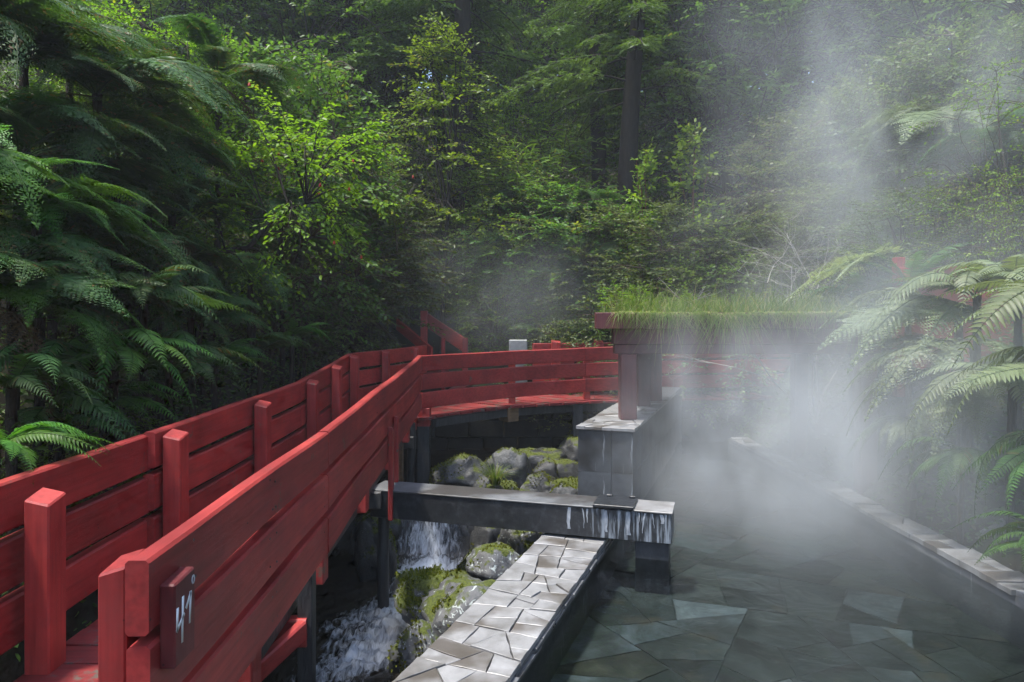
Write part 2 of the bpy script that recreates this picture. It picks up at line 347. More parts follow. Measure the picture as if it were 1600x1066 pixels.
def trough_mat():
    m, nt, out, N, L = new_mat('blackened_trough_with_lime_runs')
    tc = N('ShaderNodeTexCoord'); sx = N('ShaderNodeSeparateXYZ'); L(tc.outputs['Object'], sx.inputs[0])
    n1 = N('ShaderNodeTexNoise'); n1.inputs['Scale'].default_value = 8; n1.inputs['Detail'].default_value = 8; n1.inputs['Roughness'].default_value = .7; L(tc.outputs['Object'], n1.inputs['Vector'])
    r = ramp(N, [(.3, (.008, .009, .011)), (.55, (.022, .024, .027)), (.72, (.055, .06, .065))]); L(n1.outputs[0], r.inputs[0])
    mp = N('ShaderNodeMapping'); mp.inputs['Scale'].default_value = (26, 26, 2.2); L(tc.outputs['Object'], mp.inputs[0])
    n2 = N('ShaderNodeTexNoise'); n2.inputs['Scale'].default_value = 1.0; n2.inputs['Detail'].default_value = 6; n2.inputs['Roughness'].default_value = .65; L(mp.outputs[0], n2.inputs['Vector'])
    e = N('ShaderNodeMapRange', interpolation_type='SMOOTHSTEP'); e.inputs[1].default_value = .35; e.inputs[2].default_value = 1.0; e.inputs[3].default_value = -.25; e.inputs[4].default_value = .10; L(sx.outputs['X'], e.inputs[0])
    a = N('ShaderNodeMath', operation='ADD'); L(n2.outputs[0], a.inputs[0]); L(e.outputs[0], a.inputs[1])
    r2 = ramp(N, [(.58, (0, 0, 0)), (.72, (.75, .75, .75))]); L(a.outputs[0], r2.inputs[0])
    c = mixc(N, L, r2.outputs[0], r.outputs[0], (.30, .34, .38))
    p = N('ShaderNodeBsdfPrincipled'); L(c, p.inputs['Base Color']); p.inputs['Roughness'].default_value = .45
    b = N('ShaderNodeBump'); b.inputs['Strength'].default_value = .4; b.inputs['Distance'].default_value = .01; L(n1.outputs[0], b.inputs['Height']); L(b.outputs[0], p.inputs['Normal'])
    L(p.outputs[0], out.inputs[0]); M['trough'] = m
trough_mat()

# water
def water_mats():
    m, nt, out, N, L = new_mat('clear_pool_water')
    tc = N('ShaderNodeTexCoord')
    n1 = N('ShaderNodeTexNoise'); n1.inputs['Scale'].default_value = 4.5; n1.inputs['Detail'].default_value = 4; n1.inputs['Distortion'].default_value = .9; L(tc.outputs['Object'], n1.inputs['Vector'])
    b = N('ShaderNodeBump'); b.inputs['Strength'].default_value = .42; b.inputs['Distance'].default_value = .04; L(n1.outputs[0], b.inputs['Height'])
    f = N('ShaderNodeFresnel'); f.inputs[0].default_value = 1.33; L(b.outputs[0], f.inputs['Normal'])
    t = N('ShaderNodeBsdfTransparent'); t.inputs[0].default_value = (.54, .60, .615, 1)
    g = N('ShaderNodeBsdfGlossy'); g.inputs['Roughness'].default_value = .07; L(b.outputs[0], g.inputs['Normal'])
    mx = N('ShaderNodeMixShader'); L(f.outputs[0], mx.inputs[0]); L(t.outputs[0], mx.inputs[1]); L(g.outputs[0], mx.inputs[2]); L(mx.outputs[0], out.inputs[0])
    M['pool'] = m
    m, nt, out, N, L = new_mat('rushing_stream_water')
    tc = N('ShaderNodeTexCoord'); at = N('ShaderNodeAttribute', attribute_name='tint')
    mp = N('ShaderNodeMapping'); mp.inputs['Scale'].default_value = (7, 2.6, 2.0); mp.inputs['Rotation'].default_value = (0, 0, R(-25)); L(tc.outputs['Object'], mp.inputs[0])
    n1 = N('ShaderNodeTexNoise'); n1.inputs['Scale'].default_value = 2.2; n1.inputs['Detail'].default_value = 9; n1.inputs['Roughness'].default_value = .68; n1.inputs['Distortion'].default_value = 1.0; L(mp.outputs[0], n1.inputs['Vector'])
    s = N('ShaderNodeMath', operation='ADD'); L(n1.outputs[0], s.inputs[0]); L(at.outputs['Fac'], s.inputs[1])
    r = ramp(N, [(.92, (0, 0, 0)), (1.0, (.5, .5, .5))]); 
    sub = N('ShaderNodeMath', operation='MULTIPLY_ADD'); sub.inputs[1].default_value = .62; sub.inputs[2].default_value = 0.2; L(s.outputs[0], sub.inputs[0])
    r = ramp(N, [(.70, (0, 0, 0)), (.90, (.85, .85, .85))]); L(sub.outputs[0], r.inputs[0])
    r2 = ramp(N, [(.3, (.010, .009, .007)), (.7, (.035, .028, .018))]); L(n1.outputs[0], r2.inputs[0])
    c = mixc(N, L, r.outputs[0], r2.outputs[0], (.80, .82, .83))
    p = N('ShaderNodeBsdfPrincipled'); p.inputs['Specular IOR Level'].default_value = .5; L(c, p.inputs['Base Color'])
    rr = N('ShaderNodeMapRange'); rr.inputs[3].default_value = .10; rr.inputs[4].default_value = .6; L(r.outputs[0], rr.inputs[0]); L(rr.outputs[0], p.inputs['Roughness'])
    b = N('ShaderNodeBump'); b.inputs['Strength'].default_value = .45; b.inputs['Distance'].default_value = .05; L(n1.outputs[0], b.inputs['Height']); L(b.outputs[0], p.inputs['Normal'])
    L(p.outputs[0], out.inputs[0]); M['stream'] = m
water_mats()

# ------------------------------------------------------------------ terrain
def sm(a, b, x):
    t = np.clip((x - a) / (b - a), 0, 1); return t * t * (3 - 2 * t)
WDIR = np.array([.342, .940]); WNRM = np.array([.940, -.342])      # along / across the pool wall (towards the pool)
W0 = np.array([0.0, 4.24])                                          # a point on the wall's pool side
def wallx(y): return W0[0] + (y - W0[1]) * .3638
_ph = rng.uniform(0, 6.28, 12)
def bumpy(x, y):
    return (.16 * np.sin(1.3*x + _ph[0]) * np.sin(1.1*y + _ph[1]) + .10 * np.sin(2.7*x + .8*y + _ph[2]) + .25 * np.sin(.45*x + _ph[3]) * np.sin(.5*y + _ph[4])
            + .05 * np.sin(5.1*x + _ph[5]) * np.sin(4.6*y + _ph[6]))
def ground(x, y):
    x = np.asarray(x, float); y = np.asarray(y, float)
    base = -1.42 + .5 * sm(9.5, 10.1, y)
    bend = -2.9 - .0187 * y + .0 * y
    dl = np.maximum(0, bend - x)
    zl = np.where(dl > 0, -1.3 + 1.0 * sm(0, .5, dl) + 1.35 * np.minimum(dl, 3.2) + .6 * np.maximum(0, dl - 3.2), -9)
    dr = np.maximum(0, x - 4.44)
    zr = np.where(dr > 0, -1.3 + 1.22 * sm(0, .12, dr) + 1.25 * np.clip(dr - .22, 0, 1.5) + .72 * np.maximum(0, dr - 1.72), -9)
    db = np.maximum(0, y - 15.6)
    zb = np.where(db > 0, -1.0 + 1.7 * sm(0, .9, db) + .60 * np.minimum(db, 12) + .42 * np.maximum(0, db - 12), -9)
    z = np.maximum(np.maximum(base, zl), np.maximum(zr, zb))
    fade = np.clip((z + .3) / 1.2, 0.0, 1)
    return np.minimum(z + bumpy(x, y) * fade, 26)

xs = np.concatenate([np.linspace(-60, -14, 24)[:-1], np.linspace(-14, 14, 141), np.linspace(14, 60, 24)[1:]])
ys = np.concatenate([np.linspace(-30, 0, 12)[:-1], np.linspace(0, 22, 111), np.linspace(22, 110, 60)[1:]])
GX, GY = np.meshgrid(xs, ys); GZ = ground(GX, GY)
q = Q(); nx, ny = len(xs), len(ys)
ii = np.arange(ny - 1)[:, None] * nx + np.arange(nx - 1)[None]
q.add(np.stack([GX, GY, GZ], -1).reshape(-1, 3), np.stack([ii, ii + 1, ii + nx + 1, ii + nx], -1).reshape(-1, 4))
tag(link('terrain', q.mesh('terrain', M['soil'], True)), 'dark forest floor rising steeply behind the stream', kind='structure')

# ------------------------------------------------------------------ boards, posts, prisms
def prism_mesh(name, poly, z0, z1, mat, inset=.004, jit=0.0, ragged=0.0):
    """convex polygon slab with a narrow chamfer round its top; local origin at its centre"""
    poly = np.asarray(poly, float)
    if ragged:
        out = []
        for a, b in zip(poly, np.roll(poly, -1, 0)):
            l = np.linalg.norm(b - a); k = max(1, min(5, int(l / .07))); nn = np.array([-(b - a)[1], (b - a)[0]]) / max(l, 1e-6)
            out.append(a)
            for i in range(1, k): out.append(a + (b - a) * ((i + random.uniform(-.25, .25)) / k) + nn * random.uniform(-.1, 1.0) * ragged)
        poly = np.array(out)
    n = len(poly); c = poly.mean(0); p = poly - c
    e = np.maximum(np.linalg.norm(p, axis=1, keepdims=True), 1e-6); pin = p * (1 - np.minimum(inset / e, .5))
    tilt = np.array([random.uniform(-jit, jit), random.uniform(-jit, jit)])
    dz = p @ tilt
    h = z1 - z0
    V = [(*a, 0) for a in p] + [(*a, h - inset * .6 + d) for a, d in zip(p, dz)] + [(*a, h + d) for a, d in zip(pin, dz)]
    F = []
    for i in range(n):
        j = (i + 1) % n
        F += [(i, j, n + j, n + i), (n + i, n + j, 2*n + j, 2*n + i)]
    F += [tuple(range(2*n, 3*n)), tuple(reversed(range(n)))]
    me = bpy.data.meshes.new(name); me.from_pydata(V, [], F); me.update(); me.materials.append(mat)
    return me, (c[0], c[1], z0)

def bevel_box_mesh(name, size, mat, bev=.008, slope=None, seg=1):
    bm = bmesh.new(); bmesh.ops.create_cube(bm, size=1.0)
    for v in bm.verts: v.co = Vector((v.co.x * size[0], v.co.y * size[1], v.co.z * size[2]))
    if slope:
        for v in bm.verts:
            if v.co.z > 0: v.co.z += slope[0] * v.co.x / size[0] + slope[1] * v.co.y / size[1]
    bmesh.ops.bevel(bm, geom=bm.edges[:], offset=bev, segments=seg, affect='EDGES', profile=.6)
    me = bpy.data.meshes.new(name); bm.to_mesh(me); bm.free(); me.materials.append(mat)
    return me

def board(name, path, height, thick, parent, mat, round_=.012, sag=0.004, seg=8):
    """a plank standing on edge that follows a path of (x, y, z of its bottom edge); rounded edges, slightly uneven"""
    path = np.asarray(path, float)
    d = np.concatenate([[0], np.cumsum(np.linalg.norm(np.diff(path[:, :2], axis=0), axis=1))])
    s = np.linspace(0, d[-1], max(seg, len(path) * 3))
    pts = np.stack([np.interp(s, d, path[:, k]) for k in range(3)], 1)
    if len(path) > 2:
        for _ in range(3):
            pts[1:-1] = .25 * pts[:-2] + .5 * pts[1:-1] + .25 * pts[2:]
    T = norm(np.gradient(pts[:, :2], axis=0)); Nn = np.stack([T[:, 1], -T[:, 0]], 1)
    c = pts[0].copy()
    h, w, r = height, thick / 2, round_
    prof = [(-w + r, 0), (w - r, 0), (w, r), (w, h - r), (w - r, h), (-w + r, h), (-w, h - r), (-w, r)]
    k = len(prof); V = []
    ph = random.uniform(0, 6)
    for i, (p, n) in enumerate(zip(pts, Nn)):
        wob = sag * math.sin(ph + s[i] * 2.3); wz = sag * .7 * math.sin(ph * 2 + s[i] * 3.1)
        for (a, b) in prof:
            V.append((p[0] - c[0] + n[0] * (a + wob), p[1] - c[1] + n[1] * (a + wob), p[2] - c[2] + b + wz))
    F = []
    for i in range(len(pts) - 1):
        for j in range(k):
            F.append((i*k + j, i*k + (j+1) % k, (i+1)*k + (j+1) % k, (i+1)*k + j))
    F += [tuple(reversed(range(k))), tuple(range((len(pts)-1)*k, len(pts)*k))]
    me = bpy.data.meshes.new(name); me.from_pydata(V, [], F); me.update(); me.materials.append(mat)
    return link(name, me, parent, loc=tuple(c))

# ------------------------------------------------------------------ red boardwalk
walk = empty('boardwalk', (0, 0, 0), 'long red timber boardwalk with plank railings curving over the stream', 'boardwalk')
BH, BG, BT = .262, .045, .082
def three_boards(path_top, parent, mat, bt=BT, n=3, trims=None):
    for k in range(n):
        p = [(x, y, z - (k + 1) * BH - k * BG) for x, y, z in path_top]
        if trims and trims[k]:
            p[0] = (p[0][0], p[0][1] + trims[k], p[0][2])
        board('rail_board', p, BH, bt, parent, mat)
rx = lambda y: -1.245 - .0235 * y
lx = lambda y: -2.53 - .0187 * y
# near railing (pool side)
three_boards([(rx(2.36), 2.36, 1.42), (rx(4.89), 4.89, 1.448)], walk, M['red_y'], trims=(0, .01, -.015))
three_boards([(rx(4.90)+.004, 4.90, 1.450), (rx(6.4), 6.4, 1.497), (rx(8.0), 8.0, 1.550), (rx(9.6), 9.6, 1.588), (rx(11.2)-.01, 11.2, 1.668)], walk, M['red_y'])
# far railing on the stream side of the crossing
FR = [(-1.52, 11.32, 1.655), (-.80, 12.15, 1.66), (-.06, 12.82, 1.665), (.70, 13.25, 1.68), (1.44, 13.55, 1.70)]
three_boards(FR, walk, M['red_x'])
three_boards([(1.45, 13.56, 1.70), (2.2, 13.8, 1.715), (3.0, 14.0, 1.72), (6.4, 14.45, 1.73)], walk, M['red_x'])
# hillside railing
three_boards([(lx(.6) - .05, .6, 1.40), (lx(4.98) - .05, 4.98, 1.418)], walk, M['red_y'])
three_boards([(lx(4.93), 4.93, 1.438), (lx(6.7), 6.7, 1.448), (lx(8.6), 8.6, 1.468)], walk, M['red_y'])
three_boards([(lx(8.61), 8.61, 1.470), (lx(10.2), 10.2, 1.578), (lx(11.55), 11.55, 1.682)], walk, M['red_y'])
three_boards([(lx(11.56)+.03, 11.57, 1.684), (-2.2, 12.9, 1.705), (-1.78, 14.0, 1.73)], walk, M['red_y'])
# railing on the far side of the crossing
three_boards([(.45, 14.75, 1.74), (1.5, 15.0, 1.75), (2.6, 15.15, 1.75), (6.6, 15.4, 1.75)], walk, M['red_x'])

# posts: hillside, standing inside the boards, tops cut at a slant
def post(x, y, ztop, zbot, w=.13, d=.15, mat='red_z', slope=(-.03, .035), name='rail_post', rz=0.02):
    h = ztop - zbot
    me = bevel_box_mesh(name, (w, d, h), M[mat], .008, slope)
    return link(name, me, walk, (x, y, (ztop + zbot) / 2), (0, 0, rz))
for y, dz in ((2.45, -.10), (3.62, -.10), (5.08, -.02), (6.95, -.045), (8.82, -.03), (10.12, -.02), (11.35, -.02)):
    zt = float(np.interp(y, [0, 4.9, 8.6, 11.55], [1.41, 1.42, 1.468, 1.68]))
    post(lx(y) + .125, y, zt + dz, zt - 1.16)
post(-2.28, 12.35, 1.68, .5); post(-1.92, 13.55, 1.70, .5)
# posts: pool side, inside the boards
for y in (2.47, 3.7, 5.2, 6.9, 8.6, 10.2, 11.1):
    zt = float(np.interp(y, [0, 4.9, 11.2], [1.41, 1.448, 1.66]))
    if y < 3: post(rx(y) - .104, y, zt - .05, zt - 1.2, w=.10, slope=(.03, .02))
    else: post(rx(y) - .115, y, zt - .16, zt - 1.2, slope=(.03, .02))
for x, y in ((.0, 13.0), (1.5, 13.68), (2.9, 14.1)):
    post(x, y + .06, 1.60, .45)
for x, y in ((.95, 14.75), (1.9, 14.95), (3.3, 15.1)):
    post(x, y, 1.79, .5, w=.2)
# the pair of red uprights bolted outside the pool-side railing by the channel
for y, zt, zb in ((7.62, 1.04, .02), (8.02, 1.10, .35)):
    post(rx(y) + .075, y, zt, zb, w=.055, d=.10, slope=(-.01, -.05), name='upright')
# deck planks
def quad_prism(name, pts4, z0, z1, mat, parent):
    me, c = prism_mesh(name, pts4, z0, z1, mat, .006, .006)
    return link(name, me, parent, c)
for i, y in enumerate(np.arange(1.0, 11.3, .205)):
    z = float(np.interp(y, [0, 4.9, 11.2], [.40, .41, .64])); y2 = y + .195
    quad_prism('deck_plank', [(lx(y)+.05, y), (rx(y)-.17, y), (rx(y2)-.17, y2), (lx(y2)+.05, y2)], z - .045, z + random.uniform(-.004, .004), M['red_deck'], walk)
# crossing planks fan round the bend
inn = np.array([(-1.45, 11.2)] + [(a, b - .16) for a, b, _ in FR[1:]] + [(2.2, 13.62), (3.0, 13.8), (6.4, 14.25)])
outr = np.array([(lx(11.4)+.1, 11.45), (-2.15, 12.6), (-1.75, 13.9), (-.6, 14.7), (.45, 14.8), (1.6, 15.1), (2.6, 15.2), (6.6, 15.5)])
def along(pl, n):
    d = np.concatenate([[0], np.cumsum(np.linalg.norm(np.diff(pl, axis=0), axis=1))]); s = np.linspace(0, d[-1], n)
    return np.stack([np.interp(s, d, pl[:, 0]), np.interp(s, d, pl[:, 1])], 1)
A_, B_ = along(inn, 31), along(outr, 31)
for i in range(30):
    g = .05
    a0, a1 = A_[i] + (A_[i+1] - A_[i]) * g, A_[i+1] - (A_[i+1] - A_[i]) * g
    b0, b1 = B_[i] + (B_[i+1] - B_[i]) * g, B_[i+1] - (B_[i+1] - B_[i]) * g
    quad_prism('deck_plank', [a0, a1, b1, b0], .60 + random.uniform(0, .012), .648 + random.uniform(-.006, .006), M['red_deck'], walk)
# joists, bearers and legs below
board('joist', [(rx(2.0) - .18, 2.0, .17), (rx(11.0) - .18, 11.0, .40)], .17, .07, walk, M['dark_wood'])
board('joist', [(lx(2.0) + .25, 2.0, .17), (lx(11.0) + .25, 11.0, .40)], .17, .07, walk, M['dark_wood'])
board('joist', [(-1.3, 11.5, .44), (-.05, 12.95, .44), (1.5, 13.62, .44), (4.6, 14.3, .44)], .15, .08, walk, M['dark_wood'])
for y, z, mt in ((4.62, .05, 'red_x'), (7.6, .15, 'dark_wood'), (10.6, .25, 'dark_wood')):
    board('cross_bearer', [(lx(y), y, z), (rx(y) - .03, y, z)], .19, .09, walk, M[mt])
board('brace', [(rx(3.85) - .35, 3.85, -.02), (rx(4.5) - .05, 4.55, .12)], .13, .07, walk, M['red_y'])
def leg(x, y, zt, w=.12, mat='dark_wood', red=0.0, round_=False):
    zb = float(ground(x, y)) - .15
    if round_:
        q = Q(); zz = np.linspace(zb, zt, 9)
        q.tube(np.stack([x*0 + .012*np.sin(zz*3), zz*0 + .01*np.cos(zz*4), zz], 1), w / 2 * (1 + .08*np.sin(zz*7)), 10)
        return link('support_leg', q.mesh('support_leg', M[mat], True), walk, (x, y, 0))
    link('support_leg', bevel_box_mesh('support_leg', (w, w, zt - zb), M[mat], .006), walk, (x, y, (zt + zb) / 2))
    if red: link('painted_top', bevel_box_mesh('painted_top', (w + .008, w + .008, red), M['red_z'], .004), walk, (x, y, zt - red / 2 + .002))
leg(-1.40, 4.66, .62, .10); leg(rx(7.75) - .02, 7.72, .02, .13, round_=True)
leg(-1.47, 11.42, .78, .20, red=.30); leg(-1.62, 10.95, .6, .13, round_=True); leg(-1.72, 10.4, .6, .12, 'raw_wood')
leg(-2.4, 7.0, .25, .13, round_=True); leg(-2.4, 10.3, .3, .13, round_=True); leg(-2.5, 4.4, .2, .12)
leg(1.30, 13.5, .60, .20); leg(2.6, 13.95, .60, .2)
link('joist_end', bevel_box_mesh('joist_end', (.25, .3, .26), M['raw_wood'], .01), walk, (-.06, 12.86, .48), (0, 0, R(38)))
# number block nailed to the end of the pool-side railing
nb = link('number_block', bevel_box_mesh('number_block', (.058, .155, .31), M['maroon'], .006, (0, .012)), walk, (rx(2.5) + .041 + .031, 2.515, 1.155))
nb['label'] = 'dark maroon block painted with a white 41 degree mark'
def strokes(name, lines, parent, w=.011):
    q = Q()
    for pl in lines:
        for (u0, v0), (u1, v1) in zip(pl[:-1], pl[1:]):
            dx, dy = u1 - u0, v1 - v0; l = math.hypot(dx, dy); nx_, ny_ = -dy / l * w / 2, dx / l * w / 2
            ex, ey = dx / l * w * .3, dy / l * w * .3
            c = [(u0 - ex + nx_, v0 - ey + ny_), (u0 - ex - nx_, v0 - ey - ny_), (u1 + ex - nx_ * .8, v1 + ey - ny_ * .8), (u1 + ex + nx_ * .8, v1 + ey + ny_ * .8)]
            X = .0302
            q.add([(X, a, b) for a, b in c] + [(X + .0015, a, b) for a, b in c], [(4, 5, 6, 7), (0, 1, 5, 4), (1, 2, 6, 5), (2, 3, 7, 6), (3, 0, 4, 7)])
    return link(name, q.mesh(name, M['white_paint']), parent)
four = [[(-.062, .055), (-.066, -.02), (-.015, .018)], [(-.022, .082), (-.028, -.075)]]
one = [[(.004, .035), (.036, .075)], [(.037, .078), (.030, -.03)]]
deg = [[(.058 + .010 * math.cos(a), .118 + .014 * math.sin(a)) for a in np.linspace(0, 2 * math.pi, 11)]]
strokes('painted_digit', four, nb, .015); strokes('painted_digit', one, nb, .015); strokes('painted_degree_mark', deg, nb, .007)

nq = Q(); nq.tube(np.array([(0, 0, 0), (.004, 0, 0)]), .006, 7); nq.tube(np.array([(.004, 0, 0), (.0045, 0, 0)]), [.006, .0005], 7); nail = nq.mesh('nail', M['dark_wood'])
for y in (2.72, 3.66, 3.74, 4.80, 4.98, 5.2, 6.9):
    zt = float(np.interp(y, [0, 4.9, 11.2], [1.42, 1.448, 1.66]))
    for k in range(3):
        for dz in (.06, .20): link('nail', nail, walk, (rx(y) + .0385 + random.uniform(0, .002), y + random.uniform(-.02, .02), zt - k * (BH + BG) - dz + random.uniform(-.015, .015)))
# stairs behind the crossing
st = empty('staircase', (-1.3, 15.6, .6), 'small red staircase with sloping plank rails climbing into the bushes behind the boardwalk', 'staircase')
def stair_rail(name, a, b, h, parent, t=.07):
    a, b = Vector(a), Vector(b)
    return board(name, [tuple(a), tuple(b)], h, t, parent, M['red_x'])
for k in range(5):
    me, c = prism_mesh('step', [(-1.4 - k*.28, 15.1 + k*.1), (-1.1 - k*.28, 15.1 + k*.1), (-.95 - k*.28, 16.4 + k*.1), (-1.25 - k*.28, 16.4 + k*.1)], .68 + k*.17, .73 + k*.17, M['red_deck'])
    o = link('step', me, st, c); o.location = Vector(c) - st.location
def strail(p, q_, h):
    o = board('rail_board', [p, q_], h, .07, st, M['red_x']); o.location = o.location - st.location; return o
strail((-1.10, 16.4, 1.44), (-2.12, 16.8, 2.08), .36)
strail((-1.75, 14.9, 1.40), (-2.62, 15.6, 2.02), .26)
def stpost(x, y, z0, z1, w=.13):
    o = link('rail_post', bevel_box_mesh('rail_post', (w, w, z1 - z0), M['red_z'], .006), st); o.location = Vector((x, y, (z0 + z1) / 2)) - st.location
stpost(-1.12, 16.33, .4, 1.82); stpost(-2.15, 16.72, .9, 2.47, .16); stpost(-1.52, 15.1, .4, 1.85, .08)
# grey stone pier at the end of the crossing
tag(link('stone_pier', bevel_box_mesh('stone_pier', (.42, .4, 1.6), M['rock_pale'], .02), None, (.14, 15.6, 1.0)), 'grey square stone pier behind the crossing rail', 'pier')

# retaining wall in the dark below the crossing
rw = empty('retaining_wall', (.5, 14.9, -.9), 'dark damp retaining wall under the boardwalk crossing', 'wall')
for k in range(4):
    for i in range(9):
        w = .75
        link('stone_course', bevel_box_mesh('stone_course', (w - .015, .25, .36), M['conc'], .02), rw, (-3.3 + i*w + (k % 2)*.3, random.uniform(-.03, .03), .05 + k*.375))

# ------------------------------------------------------------------ pool, coping, cladding
def split_polys(poly, target, depth=0):
    """cut a convex polygon into irregular slabs"""
    poly = np.asarray(poly, float)
    x, y = poly[:, 0], poly[:, 1]
    area = .5 * abs(np.dot(x, np.roll(y, 1)) - np.dot(y, np.roll(x, 1)))
    if area < target * random.uniform(.5, 1.7): return [poly]
    c = poly.mean(0); dd = poly - c; cov = dd.T @ dd; w, v = np.linalg.eigh(cov); ax = v[:, 1]
    ang = math.atan2(ax[1], ax[0]) + random.gauss(0, .17)
    n = np.array([math.cos(ang), math.sin(ang)])
    ext = dd @ n; off = random.uniform(-.16, .16) * (ext.max() - ext.min())
    def clip(sign):
        out = []
        for i in range(len(poly)):
            a, b = poly[i], poly[(i + 1) % len(poly)]
            da, db = sign * ((a - c) @ n - off), sign * ((b - c) @ n - off)
            if da >= 0: out.append(a)
            if da * db < 0: out.append(a + (b - a) * (da / (da - db)))
        return out
    a, b = clip(1), clip(-1)
    if len(a) < 3 or len(b) < 3: return [poly]
    return split_polys(a, target) + split_polys(b, target)
def shrink(poly, g):
    poly = np.asarray(poly); c = poly.mean(0); d = poly - c
    return c + d * (1 - g / np.maximum(np.linalg.norm(d, axis=1, keepdims=True), .02)).clip(.4, 1)
def ccw(p):
    p = np.asarray(p); x, y = p[:, 0], p[:, 1]
    return p if np.dot(x, np.roll(y, -1)) - np.dot(y, np.roll(x, -1)) > 0 else p[::-1]

def strip_xy(u, v):      # u along the wall from W0, v towards the stream
    return W0 + WDIR * u - WNRM * v
pw = empty('pool_wall', (0, 0, 0), 'low pool wall topped with pale cracked slate slabs beside the boulders', 'wall')
random.seed(21)
slabs = []
for u0, u1 in ((-1.9, -.35), (-.35, .62), (.62, 1.75), (1.75, 2.75), (2.75, 3.48)):
    e0, e1 = .03, .03
    blk = [strip_xy(u0 + random.uniform(-.02, .02), .03), strip_xy(u0 + .05, .70), strip_xy(u1 + .05, .70), strip_xy(u1, .03)]
    slabs += split_polys(blk, .07)
for p in slabs:
    p = ccw(shrink(p, .0055)); zt = random.uniform(-.006, .008)
    me, c = prism_mesh('slab', p, -.035, zt, M['slate'], .004, .003, .007)
    link('slab', me, pw, c)
def wall_body(name, u0, u1, v0, v1, z0, z1, mat, parent):
    p = [strip_xy(u0, v0), strip_xy(u0, v1), strip_xy(u1, v1), strip_xy(u1, v0)]
    me, c = prism_mesh(name, ccw(p), z0, z1, mat, .006)
    return link(name, me, parent, c)
wall_body('wall_core', -2.0, 4.35, .055, .67, -1.6, -.036, M['slate_dark'], pw)
# thin split slates along the pool side
u = -1.9
while u < 3.4:
    l = random.uniform(.16, .42)
    for k in range(3):
        v0 = random.uniform(.0, .04) + .012 * k
        wall_body('edge_slate', u + random.uniform(0, .03), u + l - .008, v0, .12, -.040 - .024 * (k + 1), -.040 - .024 * k - .003, M['slate_edge'], pw)
    u += l
# raised slate-clad block that carries the shelter
bl = empty('slate_block', (0, 0, 0), 'raised slate-clad block under the grass roofed shelter pillar', 'block')
U0, U1 = 4.36, 10.2
wall_body('block_core', U0 + .03, U1, .05, .67, -1.5, .885, M['slate_dark'], bl)
random.seed(4)
def face_panel(u0, u1, z0, z1, side):
    if side == 'pool': p = [strip_xy(u0, .048), strip_xy(u1, .048), strip_xy(u1, .012), strip_xy(u0, .012)]
    else: p = [strip_xy(U0 - .012, u0), strip_xy(U0 - .012, u1), strip_xy(U0 + .028, u1), strip_xy(U0 + .028, u0)]
    me, c = prism_mesh('cladding_panel', ccw(p), z0, z1, M['slate_dark'], .003)
    link('cladding_panel', me, bl, c)
zs = [-.75, -.22, .36, .878]
for a, b in zip(zs[:-1], zs[1:]):
    cut = random.choice([.36, .42, .28]); face_panel(.014, cut - .003, a + .003, b - .002, 'end'); face_panel(cut + .003, .70, a + .003, b - .002, 'end')
    u = U0 + .03
    while u < 8.6:
        l = random.uniform(.45, .8); face_panel(u + .003, u + l - .003, a + .003, b - .002, 'pool'); u += l
for p in split_polys([strip_xy(U0 - .05, -.02), strip_xy(U0 - .05, .72), strip_xy(7.4, .72), strip_xy(7.4, -.02)], .11):
    me, c = prism_mesh('cap_slab', ccw(shrink(p, .006)), .888, .922 + random.uniform(-.006, .006), M['slate'], .006, .02, .008); link('cap_slab', me, bl, c)

# right-hand coping
rc = empty('pool_coping', (0, 0, 0), 'narrow grey slate coping along the fern side of the pool', 'coping')
random.seed(9); y = 3.2
q = Q(); q.box((4.345, 8.2, -.83), (.26, 10.2, 1.55)); link('coping_core', q.mesh('coping_core', M['slate_dark']), rc)
while y < 13.0:
    l = random.uniform(.35, .75)
    bx = 4.18 + random.uniform(-.015, .015)
    for pth in split_polys([(bx, y), (bx + random.uniform(-.02, .02), y + l), (4.50 + random.uniform(-.04, .05), y + l), (4.50, y)], .09):
        me, c = prism_mesh('slab', ccw(shrink(pth, .005)), -.054, random.uniform(-.012, .006), M['slate'], .005, .02, .008); link('slab', me, rc, c)
    y += l

# pool floor of big flagstones, the water above it
WATER_Z, FLOOR_Z = -.14, -.48
pf = empty('pool_floor', (0, 0, 0)); tag(pf, 'pool bottom paved with big mottled flagstones', kind='structure')
q = Q(); q.add([(-2.0, 1.5, FLOOR_Z - .007), (4.3, 1.5, FLOOR_Z - .007), (4.3, 13.3, FLOOR_Z - .007), (wallx(13.3) + .02, 13.3, FLOOR_Z - .007), (wallx(1.5) + .02, 1.5, FLOOR_Z - .007)][1:5] , [(0, 1, 2, 3)])
link('bedding', q.mesh('bedding', M['floor_a']), pf)
random.seed(13)
area = [(wallx(2.2) - .05, 2.2), (4.24, 2.2), (4.24, 13.2), (wallx(13.2) - .05, 13.2)]
for p in split_polys(area, .30):
    mm = M[random.choices(['floor_a', 'floor_b', 'floor_c', 'floor_d'], [4, 2.0, 1.6, 3])[0]]
    me, c = prism_mesh('flagstone', ccw(shrink(p, .004)), FLOOR_Z - .03, FLOOR_Z + random.uniform(-.002, .006), mm, .005, .003, .010); link('flagstone', me, pf, c)
q = Q(); nxw = 40; nyw = 60
yy = np.linspace(1.8, 13.4, nyw); V = []
for y_ in yy:
    x0 = wallx(y_) - .06
    for x_ in np.linspace(x0, 4.25, nxw): V.append((x_, y_, WATER_Z))
ii = np.arange(nyw - 1)[:, None] * nxw + np.arange(nxw - 1)[None]
q.add(V, np.stack([ii, ii + 1, ii + nxw + 1, ii + nxw], -1).reshape(-1, 4))
tag(link('pool_water', q.mesh('pool_water', M['pool'], True)), 'clear still hot spring water filling the pool', kind='structure')

